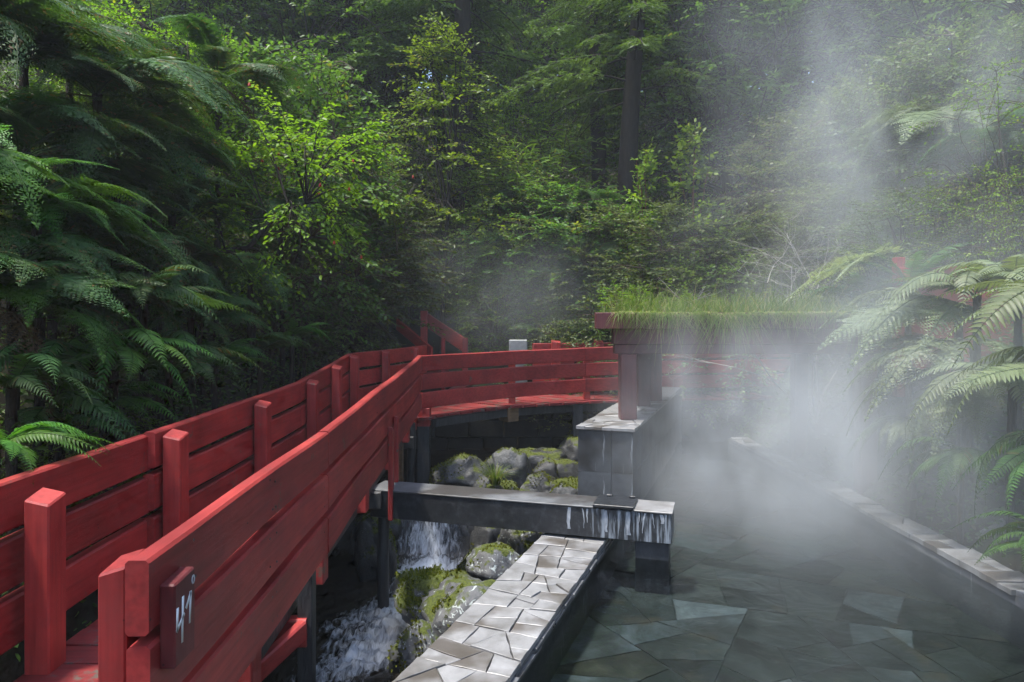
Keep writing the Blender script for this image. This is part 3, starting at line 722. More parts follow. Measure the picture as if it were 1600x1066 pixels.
# ------------------------------------------------------------------ water channel crossing the stream
ch = empty('water_channel', (-1.35, 7.6, .04), 'black water channel beam crossing from the red railing to the pool', 'channel')
cl = Vector((2.92, -.88)); CL = cl.length; ca = math.atan2(cl.y, cl.x)
ch.rotation_euler = (0, 0, ca)
def chbox(name, x0, x1, y0, y1, z0, z1, mat, bev=.005, parent=ch):
    me = bevel_box_mesh(name, (x1 - x0, y1 - y0, z1 - z0), mat, bev)
    return link(name, me, parent, ((x0 + x1) / 2, (y0 + y1) / 2, (z0 + z1) / 2))
chbox('trough', -.25, CL, 0, .40, 0, .295, M['trough'])
chbox('top_plate', -.28, 2.28, -.012, .412, .297, .312, M['slate_edge'], .003)
chbox('top_plate', 2.66, CL + .01, -.012, .412, .297, .312, M['slate'], .003)
lid = chbox('lid', 2.27, 2.68, -.03, .38, .315, .345, M['steel'], .004)
for x in (2.36, 2.6): chbox('lid_lug', x, x + .06, .30, .35, .345, .368, M['steel'], .004)
chbox('outlet_pier', CL - .36, CL - .03, .04, .34, -.66, -.002, M['steel'])
q = Q(); random.seed(33)        # lime runs on the end of the trough: thin crusts with their own outline
for x, l, w in ((2.02, .22, .05), (2.16, .20, .022), (2.21, .14, .03), (2.40, .22, .045), (2.54, .10, .03), (2.62, .23, .06), (2.73, .16, .02), (2.79, .2, .03), (2.86, .14, .02), (2.95, .09, .05), (3.0, .2, .02)):
    n = 7; zz = np.linspace(.285, .285 - l, n); ww = w * (.45 + .4 * np.abs(np.sin(np.linspace(.3, 2.9, n) + random.random()))) * np.linspace(.8, 1.1 if w > .04 else .3, n)
    xm = x + np.cumsum(np.random.default_rng(int(x * 100)).normal(0, .004, n))
    V = []
    for a, b, c in zip(xm, ww, zz): V += [(a - b / 2, -.003, c), (a + b / 2, -.003, c)]
    q.add(V, [(2*i, 2*i + 1, 2*i + 3, 2*i + 2) for i in range(n - 1)])
crust = link('lime_crust', q.mesh('lime_crust', solid_mat('lime_crust', (.16, .18, .21), (.50, .53, .56), 22, .8, .5, (1, 1, .3))), ch); crust['kind'] = 'stuff'

# ------------------------------------------------------------------ stream
def stream_level(x, y):
    return -1.10 + .48 * sm(9.42, 9.72, y) + .05 * sm(7.2, 7.7, y - .25 * x) + .04 * sm(5.3, 5.6, y + .3 * x)
sx = np.linspace(-3.6, 1.9, 120); sy = np.linspace(1.5, 15.2, 280)
SX, SY = np.meshgrid(sx, sy); SZ = stream_level(SX, SY)
def gsum(x, y, cx, cy, ax, ay, rot=0.0):
    c, s = math.cos(rot), math.sin(rot); dx, dy = x - cx, y - cy
    a, b = c*dx + s*dy, -s*dx + c*dy
    return np.exp(-(a / ax) ** 2 - (b / ay) ** 2)
foam = 1.08 * (.50 * gsum(SX, SY, -1.05, 9.0, .55, .55) + .48 * gsum(SX, SY, -.85, 8.35, .45, .75, .4) + .40 * gsum(SX, SY, -1.0, 7.0, .30, .5, .5) + .36 * gsum(SX, SY, -1.45, 6.7, .35, .30)
        + .32 * gsum(SX, SY, -1.25, 6.0, .4, .18, .2) + .30 * gsum(SX, SY, -1.3, 5.25, .35, .12, .1) + .30 * gsum(SX, SY, -1.2, 9.57, .5, .14)
        + .42 * gsum(SX, SY, 1.05, 12.3, .45, .7) + .35 * gsum(SX, SY, -.9, 11.3, .5, .35) + .3 * gsum(SX, SY, .2, 13.0, 1.2, .3) + .34 * gsum(SX, SY, -1.15, 7.6, .55, .9, .3) + .12 * gsum(SX, SY, -1.5, 5.9, .6, .7) + .26 * gsum(SX, SY, .6, 11.6, .7, .5) + .30 * gsum(SX, SY, -1.75, 7.3, .4, .6, -.4) + .3 * gsum(SX, SY, -1.8, 6.3, .35, .35)) 
wv = (np.sin(7 * SX + 3 * SY) * np.sin(5 * SY - 4 * SX + 1) * .012 + np.sin(13 * SX - 5 * SY) * np.sin(11 * SY + 2) * .008 + np.random.default_rng(3).normal(0, .012, SX.shape) * np.clip(foam * 2, 0, 1))
SZ = SZ + wv * (1 + 3.0 * foam)
q = Q(); ii = np.arange(len(sy) - 1)[:, None] * len(sx) + np.arange(len(sx) - 1)[None]
q.add(np.stack([SX, SY, SZ], -1).reshape(-1, 3), np.stack([ii, ii + 1, ii + len(sx) + 1, ii + len(sx)], -1).reshape(-1, 4), foam.ravel())
tag(link('stream_water', q.mesh('stream_water', M['stream'], True)), 'dark stream tumbling white under the boardwalk', kind='structure')

# ------------------------------------------------------------------ boulders
def rock_mesh(seed, mat, sub=4, rough=.22):
    bm = bmesh.new(); bmesh.ops.create_icosphere(bm, subdivisions=sub, radius=1.0)
    rs = random.Random(seed); off = Vector((rs.uniform(-50, 50), rs.uniform(-50, 50), rs.uniform(-50, 50)))
    planes = [(Vector((rs.gauss(0, 1), rs.gauss(0, 1), rs.gauss(0, .8))).normalized(), rs.uniform(.52, .86)) for _ in range(12)]
    for v in bm.verts:
        d = v.co.normalized(); r = 1.0
        for n, h in planes:
            k = d.dot(n)
            if k > 0.05: r = min(r, h / k)
        r *= 1 + rough * (noise.fractal(d * 1.6 + off, .9, 2.0, 5) * .6 + .35 * noise.fractal(d * 5 + off, .8, 2.0, 4))
        v.co = d * r
    me = bpy.data.meshes.new('boulder'); bm.to_mesh(me); bm.free(); me.materials.append(mat)
    me.polygons.foreach_set('use_smooth', np.ones(len(me.polygons), bool))
    return me
def moss_tufts(o, n, seed, bias=(0, 0, 1), thr=.25, size=.017):
    me = o.data; rs = np.random.default_rng(seed)
    V = np.empty(len(me.vertices) * 3, np.float32); me.vertices.foreach_get('co', V); V = V.reshape(-1, 3)
    Nn = np.empty(len(me.vertices) * 3, np.float32); me.vertex_normals.foreach_get('vector', Nn); Nn = Nn.reshape(-1, 3)
    nz = np.array([noise.noise(Vector(v) * 2.2 + Vector((seed, 3.1, 0))) for v in V])
    ok = np.where((Nn @ norm(np.array(bias)) + nz * .9) > thr)[0]
    if len(ok) == 0: return
    i = rs.choice(ok, n); s = np.array(o.scale)
    pos = (V[i] + rs.normal(0, .02, (n, 3))) * s; nn = norm(Nn[i] / s + rs.normal(0, .5, (n, 3)))
    q = Q(); q.inst(BLADE_V, BLADE_F, pos, nn, rs.normal(0, 1, (n, 3)), rs.uniform(.6, 1.3, n) * size, .45, rs.random(n))
    m = link('moss', q.mesh('moss', M['moss']), o, s=tuple(1 / s)); m['kind'] = 'stuff'
def boulder(seed, x, y, z, s, rz, mat, label, moss=0, bias=(0, 0, 1), thr=.25, sub=4, cat='boulder', name='boulder'):
    o = link(name, rock_mesh(seed, M[mat], sub), None, (x, y, z), (0, 0, rz), s)
    tag(o, label, cat)
    if moss: moss_tufts(o, moss, seed, bias, thr)
    return o
# bank boulders beside the pool wall (positions read off the photograph at water or coping level)
boulder(1, -.48, 6.0, -.33, (.42, .52, .42), .5, 'rock', 'big lichen spotted boulder against the slate coping in midstream', 900, (-.6, 0, .5), .95)
boulder(2, -.86, 6.85, -.58, (.36, .60, .40), .3, 'rock_moss', 'boulder thickly cushioned in yellow green moss beside the white water', 6000, (-.2, 0, 1), .35)
boulder(3, -.12, 7.00, -.36, (.36, .38, .32), 1.1, 'rock', 'dark boulder with white lichen patches behind the big spotted one', 500, (0, 0, 1), .95)
boulder(4, -.72, 5.45, -.48, (.21, .30, .29), .1, 'rock', 'pale lichened small boulder with a mossy left flank by the coping', 2200, (-1, 0, .3), .45)
boulder(5, -1.0, 4.85, -.72, (.40, .32, .34), .7, 'rock', 'grey boulder with white blotches at the bottom edge beside the coping', 400, (-.5, 0, .6), .85)
boulder(6, -.42, 7.75, -.70, (.36, .46, .34), .2, 'rock_moss', 'mossy boulder just below the little waterfall', 2500, (0, 0, 1), .5)
boulder(7, .14, 8.02, -.42, (.50, .34, .34), .1, 'rock_moss', 'flat grey boulder with moss clumps right under the black channel', 2600, (0, -.4, .8), .6)
boulder(8, -.30, 8.9, -.75, (.36, .36, .42), .9, 'rock_wet', 'wet black boulder beside the little waterfall', 500, (0, 0, 1), .9)
boulder(9, -1.72, 8.75, -.75, (.34, .45, .60), .4, 'rock_wet', 'dark mossy rock at the foot of the red uprights', 2200, (.8, -.2, .3), .5)
boulder(10, -.62, 9.9, -.85, (.45, .36, .42), .0, 'rock_wet', 'wet rock forming the lip of the little waterfall', 600, (0, 0, 1), .8)
boulder(11, -1.95, 9.7, -.75, (.40, .40, .5), .6, 'rock_wet', 'dark rock in shade at the waterfall edge under the railing', 0)
# upstream group beyond the channel
boulder(12, -.86, 11.4, -.40, (.50, .45, .40), .3, 'rock_wet', 'rounded boulder with a mossy left crest behind the channel', 3200, (-.7, -.1, .6), .5)
boulder(13, .02, 11.5, -.36, (.50, .42, .48), .8, 'rock_grey', 'pointed grey boulder behind the grass tuft', 300, (0, 0, 1), 1.1)
boulder(14, .42, 11.0, -.52, (.50, .40, .32), .1, 'rock_wet', 'dark slab boulder with a moss rim beside the pointed grey one', 1200, (.4, 0, .8), .7)
boulder(15, .75, 10.1, -.48, (.40, .36, .32), .5, 'rock_grey', 'low moss patched boulder next to the slate block', 2000, (0, 0, 1), .65)
boulder(16, .42, 9.75, -.42, (.22, .20, .22), .5, 'rock_moss', 'small bright moss cushioned stone beside the grass tuft', 3000, (0, 0, 1), .1)
boulder(17, .95, 12.0, -.55, (.5, .42, .34), .2, 'rock_wet', 'wet dark boulder splitting the white water by the slate block', 200, (0, 0, 1), .9)
boulder(18, .35, 12.6, -.42, (.75, .5, .36), .2, 'rock_wet', 'long dark boulder in shadow under the crossing', 300, (0, 0, 1), .9)
boulder(19, 1.25, 13.2, -.3, (.5, .45, .42), .2, 'rock_wet', 'moss topped dark boulder in shadow near the shelter block', 500, (0, 0, 1), .8)
boulder(20, -.35, 12.2, -.6, (.45, .4, .25), .7, 'rock_wet', 'low wet stone in the shaded stream behind the crest boulder', 0)
boulder(21, 5.05, 6.85, .10, (.34, .30, .26), .2, 'rock_pale', 'flat topped pale grey rock lying beside the fern side coping', 0)
boulder(22, 4.85, 5.75, -.05, (.20, .26, .14), 1.2, 'rock_wet', 'small dark stone on the soil beside the fern side coping', 0)
p = P(888, 232, 25.0); zg = float(ground(p.x, 25.0))
boulder(23, p.x, 25.0, p.z, (.24, .24, .36), .2, 'rock_blue', 'small blue grey upright stone among bushes beside the dark trunk', 0, sub=3, name='standing_stone', cat='stone')

# grass tuft behind the channel
def grass_mesh(name, n, seed, mat, L=.35, spread=.06, lean=.7):
    rs = np.random.default_rng(seed); q = Q()
    a = rs.uniform(0, 6.28, n); r = rs.uniform(0, spread, n)
    seg = 5
    for k in range(n):
        d = np.array([math.cos(a[k]), math.sin(a[k])]); l = L * rs.uniform(.5, 1.15); le = lean * rs.uniform(.3, 1.2)
        t = np.linspace(0, 1, seg); rad = r[k] + l * le * t ** 1.5; z = l * (t - .62 * le * t ** 2.4)
        c = np.stack([d[0]*rad, d[1]*rad, z], 1); side = np.array([-d[1], d[0], 0]); w = .0065 * (1 - t * .9)
        V = np.stack([c + side * w[:, None], c - side * w[:, None]], 1).reshape(-1, 3)
        q.add(V, [(2*i, 2*i+1, 2*i+3, 2*i+2) for i in range(seg - 1)], rs.random())
    return q.mesh(name, mat)
tag(link('grass_tuft', grass_mesh('grass_tuft', 260, 5, M['grass'], .42, .07, .85), None, (-.24, 9.9, -.14)), 'spiky yellow green grass tuft growing behind the black channel', 'grass tuft')
for k, (x, y, z, r, mt, mo, lab) in enumerate([
    (-.62, 7.45, -.66, .20, 'rock_moss', 1500, 'small mossy stone between the cushioned boulder and the waterfall'),
    (-.95, 6.15, -.82, .20, 'rock_wet', 500, 'small wet stone at the water edge below the cushioned boulder'),
    (.34, 7.55, -.40, .20, 'rock_moss', 1500, 'small mossy stone squeezed between the coping and the flat boulder'),
    (-.98, 5.25, -.86, .17, 'rock_moss', 900, 'little mossy stone left of the pale lichened one'),
    (-.15, 10.6, -.42, .26, 'rock_moss', 1800, 'mossy stone just behind the grass tuft'),
    (.95, 10.9, -.42, .30, 'rock_moss', 1600, 'mossy stone close to the slate block'),
    (-.45, 11.0, -.50, .28, 'rock_wet', 900, 'dark stone between the crest boulder and the pointed one'),
    (.60, 11.75, -.38, .30, 'rock_wet', 500, 'dark stone behind the slab boulder'),
    (-1.15, 10.6, -.60, .26, 'rock_wet', 600, 'dark stone by the round pole under the railing'),
    (-.25, 11.95, -.35, .34, 'rock_wet', 500, 'dark stone behind the pointed grey boulder')]):
    boulder(40 + k, x, y, z, (r * 1.15, r, r * .85), k * .7, mt, lab, mo, (-.2, 0, 1), .35, sub=3)
boulder(24, -.24, 9.95, -.44, (.30, .28, .36), .3, 'rock_wet', 'dark stone that the spiky grass tuft grows on', 0, sub=3)

# ------------------------------------------------------------------ grass-roofed shelter
sh = empty('shelter', (0, 0, 0), 'grass roofed timber shelter standing over the steaming pool', 'shelter')
def shbox(name, x0, x1, y0, y1, z0, z1, mat, bev=.008):
    return link(name, bevel_box_mesh(name, (x1 - x0, y1 - y0, z1 - z0), M[mat], bev), sh, ((x0 + x1) / 2, (y0 + y1) / 2, (z0 + z1) / 2))
me, c = prism_mesh('roof_deck', [(1.22, 8.95), (4.95, 8.95), (4.95, 11.9), (2.32, 11.9)], 2.18, 2.27, M['brown_red'])
link('roof_deck', me, sh, c)
shbox('fascia', 1.08, 5.05, 8.84, 8.94, 2.135, 2.345, 'brown_red')
board('fascia', [(1.15, 8.945, 2.14), (2.25, 11.9, 2.14)], .20, .08, sh, M['brown_red'])
shbox('front_beam', 1.34, 4.9, 9.04, 9.22, 1.93, 2.132, 'brown_red')
shbox('front_beam', 1.36, 4.9, 9.06, 9.20, 1.80, 1.925, 'brown_red')
shbox('rear_beam', 1.9, 4.9, 11.2, 11.35, 1.95, 2.17, 'brown_red')
for x, y, w in ((1.545, 9.14, .215), (2.02, 10.55, .2), (2.35, 11.25, .2)):
    shbox('pillar', x - w/2, x + w/2, y - .11, y + .11, .924, 1.798 if y < 10 else 2.17, 'brown_red', .012)
for y in (9.14, 11.25): shbox('pillar', 4.62, 4.84, y - .1, y + .1, -.1, 1.798 if y < 10 else 1.95, 'brown_red')
for x in np.arange(1.8, 4.9, .6): shbox('rafter', x, x + .08, 9.3, 11.1, 2.05, 2.178, 'brown_red')
# soil + grass on the roof
q = Q(); gx, gy = np.linspace(1.2, 4.95, 30), np.linspace(8.96, 11.9, 24); XX, YY = np.meshgrid(gx, gy)
XX = np.maximum(XX, 1.24 + (YY - 8.95) * .372); ZZ = 2.30 + .06 * np.sin(np.pi * (YY - 8.9) / 3) + .02 * np.sin(5 * XX) * np.sin(4 * YY)
ii = np.arange(23)[:, None] * 30 + np.arange(29)[None]
q.add(np.stack([XX, YY, ZZ], -1).reshape(-1, 3), np.stack([ii, ii+1, ii+31, ii+30], -1).reshape(-1, 4)); link('turf_soil', q.mesh('turf_soil', M['soil'], True), sh)
def roof_grass():
    rs = np.random.default_rng(8); q = Q(); n = 13000
    x = rs.uniform(1.12, 4.98, n); y = 8.9 + 2.9 * rs.random(n) ** 1.7; z = np.full(n, 2.29) + .05 * np.sin(np.pi * (y - 8.9) / 3)
    x = np.maximum(x, 1.14 + (y - 8.9) * .372 + rs.uniform(0, .3, n)); d = np.stack([rs.normal(0, .45, n), rs.normal(-.12, .4, n), rs.uniform(.5, 1.1, n)], 1)
    L = rs.gamma(2.5, .056, n) * (.5 + 1.2 * (np.sin(2.3 * x + 1) * np.sin(1.7 * y) + 1) / 2)
    L *= np.where(x < 1.75, .8, 1.0)
    q.inst(BLADE_V, BLADE_F, np.stack([x, y, z], 1), d, rs.normal(0, 1, (n, 3)), L, .008 / L, rs.random(n))
    for k in range(1700):                       # long blades hanging over the fascia
        x0 = rs.uniform(1.35, 5.0); l = (rs.gamma(3, .075) + .05) * (.35 + 1.0 * max(0, math.sin(x0 * 5.1) * math.sin(x0 * 2.3 + 1) + .25 * math.sin(x0 * 17)) + .25); seg = 5; t = np.linspace(0, 1, seg); dx = rs.normal(0, .7)
        c = np.stack([x0 + dx * l * t, 8.90 - .10 * np.sin(t * 1.9) - rs.uniform(0, .05), 2.34 + .05 * np.sin(t * 2.4) - l * t ** 1.6], 1)
        w = .004 * (1 - .8 * t); V = np.stack([c + [1, 0, 0] * w[:, None], c - [1, 0, 0] * w[:, None]], 1).reshape(-1, 3)
        q.add(V, [(2*i, 2*i+1, 2*i+3, 2*i+2) for i in range(seg - 1)], rs.uniform(.4, 1))
    o = link('turf_grass', q.mesh('turf_grass', M['grass']), sh); o['kind'] = 'stuff'
roof_grass()

# ------------------------------------------------------------------ plant meshes
def rot_about(v, axis, a):
    return v * math.cos(a) + np.cross(axis, v) * math.sin(a) + axis * np.dot(axis, v) * (1 - math.cos(a))

def rachis(L, arch, droop, n):
    t = np.linspace(0, 1, n); x = L * (t - .10 * droop * t ** 3); z = L * (arch * t - (arch * .55 + droop) * t ** 2.2)
    return t, np.stack([x, np.zeros(n), z], 1)

def frond_mesh(seed, L=2.0, npair=27, W=.44, arch=.55, droop=.45, dead=False, mat='fern'):
    """twice divided tree fern frond growing along +X"""
    rs = np.random.default_rng(seed); q = Q()
    t, C = rachis(L, arch, droop, 24); C[:, 1] += .04 * L * np.sin(t * 2.2 + rs.uniform(0, 6)) * t
    q.tube(C, .011 * L / 2 * (1 - .85 * t) + .0015, 4, .02 if not dead else .3)
    tt = np.linspace(.14, .985, npair)
    for tk in tt:
        c = np.array([np.interp(tk, t, C[:, k]) for k in range(3)])
        c2 = np.array([np.interp(min(1, tk + .02), t, C[:, k]) for k in range(3)]); T = norm(c2 - np.array([np.interp(max(0, tk - .02), t, C[:, k]) for k in range(3)]))
        S = norm(np.cross(np.array([0, 0, 1.0]), T)); Nn = np.cross(T, S)
        prof = min(1, (tk - .05) / .28) ** .7 * (1 - max(0, (tk - .38) / .62) ** 1.5)
        lp = W * L / 2 * max(prof, .04) * rs.uniform(.88, 1.08)
        for sgn in (1, -1):
            sw = .30 + .35 * tk + rs.normal(0, .05)
            d0 = norm(S * sgn * math.cos(sw) + T * math.sin(sw) + Nn * rs.normal(.06, .07))
            m = max(4, int(lp / .030)); u = np.linspace(.05, 1, m)
            drp = (.30 + rs.normal(0, .08)) * (2.2 if dead else 1)
            cen = c + lp * (u[:, None] * d0 + (-drp * u ** 2)[:, None] * Nn * .8 + (.10 * u ** 2)[:, None] * T)
            dd = norm(np.gradient(cen, axis=0)) if m > 1 else d0[None]
            sd = norm(np.cross(Nn, dd)); ll = .115 * W * L / .88 * .95 * (1 - u * .72) * 1.22 * (.35 + .65 * prof) + .006
            tin = rs.uniform(.15, .9)
            for s2 in (1, -1):
                X = sd * s2 * .86 + dd * .45 - Nn * .12
                q.inst(PINN_V, PINN_F, cen, X, Nn + rs.normal(0, .22, (m, 3)), ll * rs.uniform(.85, 1.1, m), 1.15, np.clip(tin + rs.normal(0, .1, m), 0, .94))
    return q.mesh('frond', M[mat])

def sword_frond_mesh(seed, L=1.1, npair=30, W=.17, arch=.5, droop=.5, mat='fern'):
    """once divided frond with long narrow leaflets"""
    rs = np.random.default_rng(seed); q = Q()
    t, C = rachis(L, arch, droop, 20); C[:, 1] += .05 * L * np.sin(t * 2 + rs.uniform(0, 6)) * t
    q.tube(C, .006 * (1 - .8 * t) + .001, 4, .05)
    for tk in np.linspace(.08, .98, npair):
        c = np.array([np.interp(tk, t, C[:, k]) for k in range(3)]); T = norm(np.array([np.interp(min(1, tk + .03), t, C[:, k]) for k in range(3)]) - np.array([np.interp(max(0, tk - .03), t, C[:, k]) for k in range(3)]))
        S = norm(np.cross(np.array([0, 0, 1.0]), T)); Nn = np.cross(T, S)
        lp = W * (min(1, tk / .25) ** .7) * (1 - max(0, (tk - .35) / .65) ** 1.6) * rs.uniform(.9, 1.1) + .008
        for sgn in (1, -1):
            d = norm(S * sgn + T * (.25 + .4 * tk) + Nn * rs.normal(.03, .08)); sd = norm(np.cross(Nn, d))
            u = np.array([0, .12, .3, .5, .7, .88, 1.0]); w = np.array([.3, 1, .95, .82, .6, .33, .02]) * .5 * min(.034 * L / 1.1, lp * .3)
            cen = c + lp * (u[:, None] * d + (-.32 * u ** 2)[:, None] * Nn + (.12 * u ** 2)[:, None] * T)
            V = np.stack([cen + sd * w[:, None], cen - Nn * .004, cen - sd * w[:, None]], 1).reshape(-1, 3)
            F = []
            for i in range(6): F += [(3*i, 3*i+1, 3*i+4, 3*i+3), (3*i+1, 3*i+2, 3*i+5, 3*i+4)]
            q.add(V, F, rs.uniform(.2, .93))
    return q.mesh('frond', M[mat])

FR_MESH = {m: [frond_mesh(10 + i + 7 * j, 2.0, 27, .44 * f, a, d, mat=m) for i, (f, a, d) in enumerate(((1, .55, .42), (.88, .38, .5), (1.1, .7, .62)))] for j, m in enumerate(('fern', 'fern_fresh', 'fern_steam_tint'))}
FR_MESH['fern_dead'] = [frond_mesh(55, 2.0, 24, .30, .4, .75, True, 'fern_dead')]
SW_MESH = {m: [sword_frond_mesh(30 + i + 5 * j, 1.1, 30, w, a, d, m) for i, (w, a, d) in enumerate(((.17, .5, .5), (.14, .3, .45), (.19, .7, .7)))] for j, m in enumerate(('fern', 'fern_fresh', 'fern_steam_tint'))}
def fern_trunk_mesh():
    q = Q(); z = np.linspace(0, 1, 14); q.tube(np.stack([.02 * np.sin(z * 5), .02 * np.cos(z * 4), z], 1), .085 * (1 + .12 * np.sin(z * 40)) , 9)
    return q.mesh('trunk', M['fernstem'], True)
FTRUNK = fern_trunk_mesh()

def shrub_mesh(seed, H=1.0, Rr=.45, nstem=4, ntwig=150, leaf=.045, per=8, side=3, base=.12, shape='round', droop=.15, lw=1.0, mat='shrub', wood='twig', flat=.6, stem_r=.012, outer=.55, tl=.22):
    rs = np.random.default_rng(seed); w = Q(); lf = Q()
    sa = rs.uniform(0, 6.28) + np.arange(nstem) * 6.28 / nstem + rs.normal(0, .3, nstem)
    stems = []
    for a in sa:
        t = np.linspace(0, 1, 9); sp = Rr * rs.uniform(.25, .6) * (1 if nstem > 1 else .12); hh = H * rs.uniform(.82, .98)
        p = np.stack([np.cos(a) * sp * t ** 1.2, np.sin(a) * sp * t ** 1.2, hh * t], 1) + np.cumsum(rs.normal(0, .012 * H, (9, 3)), 0) * t[:, None]
        stems.append(p); w.tube(p, stem_r * H * (1 - .85 * t) + .001, 6)
    lob = rs.normal(0, 1, (10, 3)); lob = norm(lob)
    def prof(h):
        if shape == 'cone': return (1 - h) ** .8 * 1.05 + .08
        if shape == 'spire': return .55 * (1 - h) ** .6 + .25 * np.sin(h * 9) ** 2 * (1 - h) + .05
        if shape == 'umbrella': return np.clip(h * 1.5, .2, 1) * np.sqrt(np.clip(1 - ((h - .6) / .42).clip(0) ** 2, .02, 1))
        return np.sqrt(np.clip(1 - ((h - .5) / .54) ** 2, .03, 1))
    limbs = [st_[k] for st_ in stems for k in range(4, 9)]
    for k in range(max(10, ntwig // 10)):
        hz = base + (1 - base) * rs.random() ** .85; a = rs.uniform(0, 6.28); r = Rr * float(prof(np.array(hz))) * rs.uniform(.45, .85)
        e = np.array([math.cos(a) * r, math.sin(a) * r, H * hz * .95])
        j = int(np.argmin([abs(((a - b + 3.14) % 6.28) - 3.14) for b in sa])); s = stems[j]; ti = np.clip(hz * rs.uniform(.45, .8), .05, .95) * 8; i0 = int(ti); p0 = s[i0] + (s[min(8, i0 + 1)] - s[i0]) * (ti - i0)
        t = np.linspace(0, 1, 6)[:, None]; lb = p0 + (e - p0) * t + np.array([0, 0, 1.0]) * (.12 * np.linalg.norm(e - p0) * np.sin(t * 2.8)) + np.cumsum(rs.normal(0, .010 * H, (6, 3)), 0) * t
        w.tube(lb, stem_r * H * .45 * (1 - .75 * t[:, 0]) + .0008, 4); limbs += [lb[m] for m in range(2, 6)]
    limbs = np.array(limbs)
    P_, X_, N_, S_, T_ = [], [], [], [], []
    for k in range(ntwig):
        hz = base + (1 - base) * rs.random() ** .85; a = rs.uniform(0, 6.28)
        dirn = np.array([math.cos(a), math.sin(a), 2 * hz - 1]); lump = 1 + .28 * max((lob @ norm(dirn)).max() * 2 - 1.3, -.6)
        r = Rr * float(prof(np.array(hz))) * (1 - (1 - outer) * rs.random() ** 1.3) * lump
        p1 = np.array([math.cos(a) * r, math.sin(a) * r, H * hz * (.9 + .1 * lump)])
        dv = limbs - p1; p0 = limbs[int(np.argmin((dv ** 2).sum(1) + np.where(dv[:, 2] > 0, .5 * dv[:, 2] ** 2 + .002, 0)))]
        t = np.linspace(0, 1, 4)[:, None]; br = p0 + (p1 - p0) * t + np.array([0, 0, 1.0]) * (.10 * np.linalg.norm(p1 - p0) * np.sin(t * 2.6)); br[-1, 2] -= droop * tl * H * .3
        w.tube(br, stem_r * H * .16 * (1 - .6 * t[:, 0]) + .0005, 3)
        out = norm(norm(p1 - p0 + np.array([0, 0, 1e-4])) + .6 * norm(p1 * np.array([1, 1, .2]) + 1e-5)); out = norm(out * np.array([1, 1, flat]))
        tw = [(br[-1] - out * tl * H * .45, out, tl * H)]
        sd = norm(np.cross([0, 0, 1.0], out))
        for m in range(side):
            sg = 1 if m % 2 else -1
            tw.append((br[-1] - out * tl * H * rs.uniform(.1, .7), norm(out * .7 + sd * sg * rs.uniform(.5, 1) + np.array([0, 0, rs.normal(0, .25)])), tl * H * rs.uniform(.45, .8)))
        tin = np.clip(rs.normal(.45, .2), 0, .85)
        for b, d, l in tw:
            n = max(3, int(per * l / (tl * H))); u = np.linspace(.12, 1, n)
            pos = b + d * (u * l)[:, None] - np.array([0, 0, 1.0]) * (droop * l * u ** 2)[:, None]
            sdd = norm(np.cross([0, 0, 1.0], d)); sg = np.where(np.arange(n) % 2, 1, -1)[:, None]
            X = d * .55 + sdd * sg * .8 + np.array([0, 0, -.25]) + rs.normal(0, .22, (n, 3)); X[-1] = d
            P_.append(pos); X_.append(X); N_.append(np.array([0, -.0, 1.0]) + rs.normal(0, .6, (n, 3))); S_.append(leaf * H * rs.uniform(.6, 1.15, n)); T_.append(np.clip(tin + rs.normal(0, .14, n), 0, 1))
            if l > .1 * H: w.tube(np.stack([b, b + d * l * .5 - [0, 0, droop * l * .25], b + d * l - [0, 0, droop * l]]), .0009 * H + .0004, 3)
    lf.inst(LEAF_V, LEAF_F, np.concatenate(P_), np.concatenate(X_), np.concatenate(N_), np.concatenate(S_), lw, np.concatenate(T_))
    return w.mesh('stems', M[wood], True), lf.mesh('crown', M[mat])

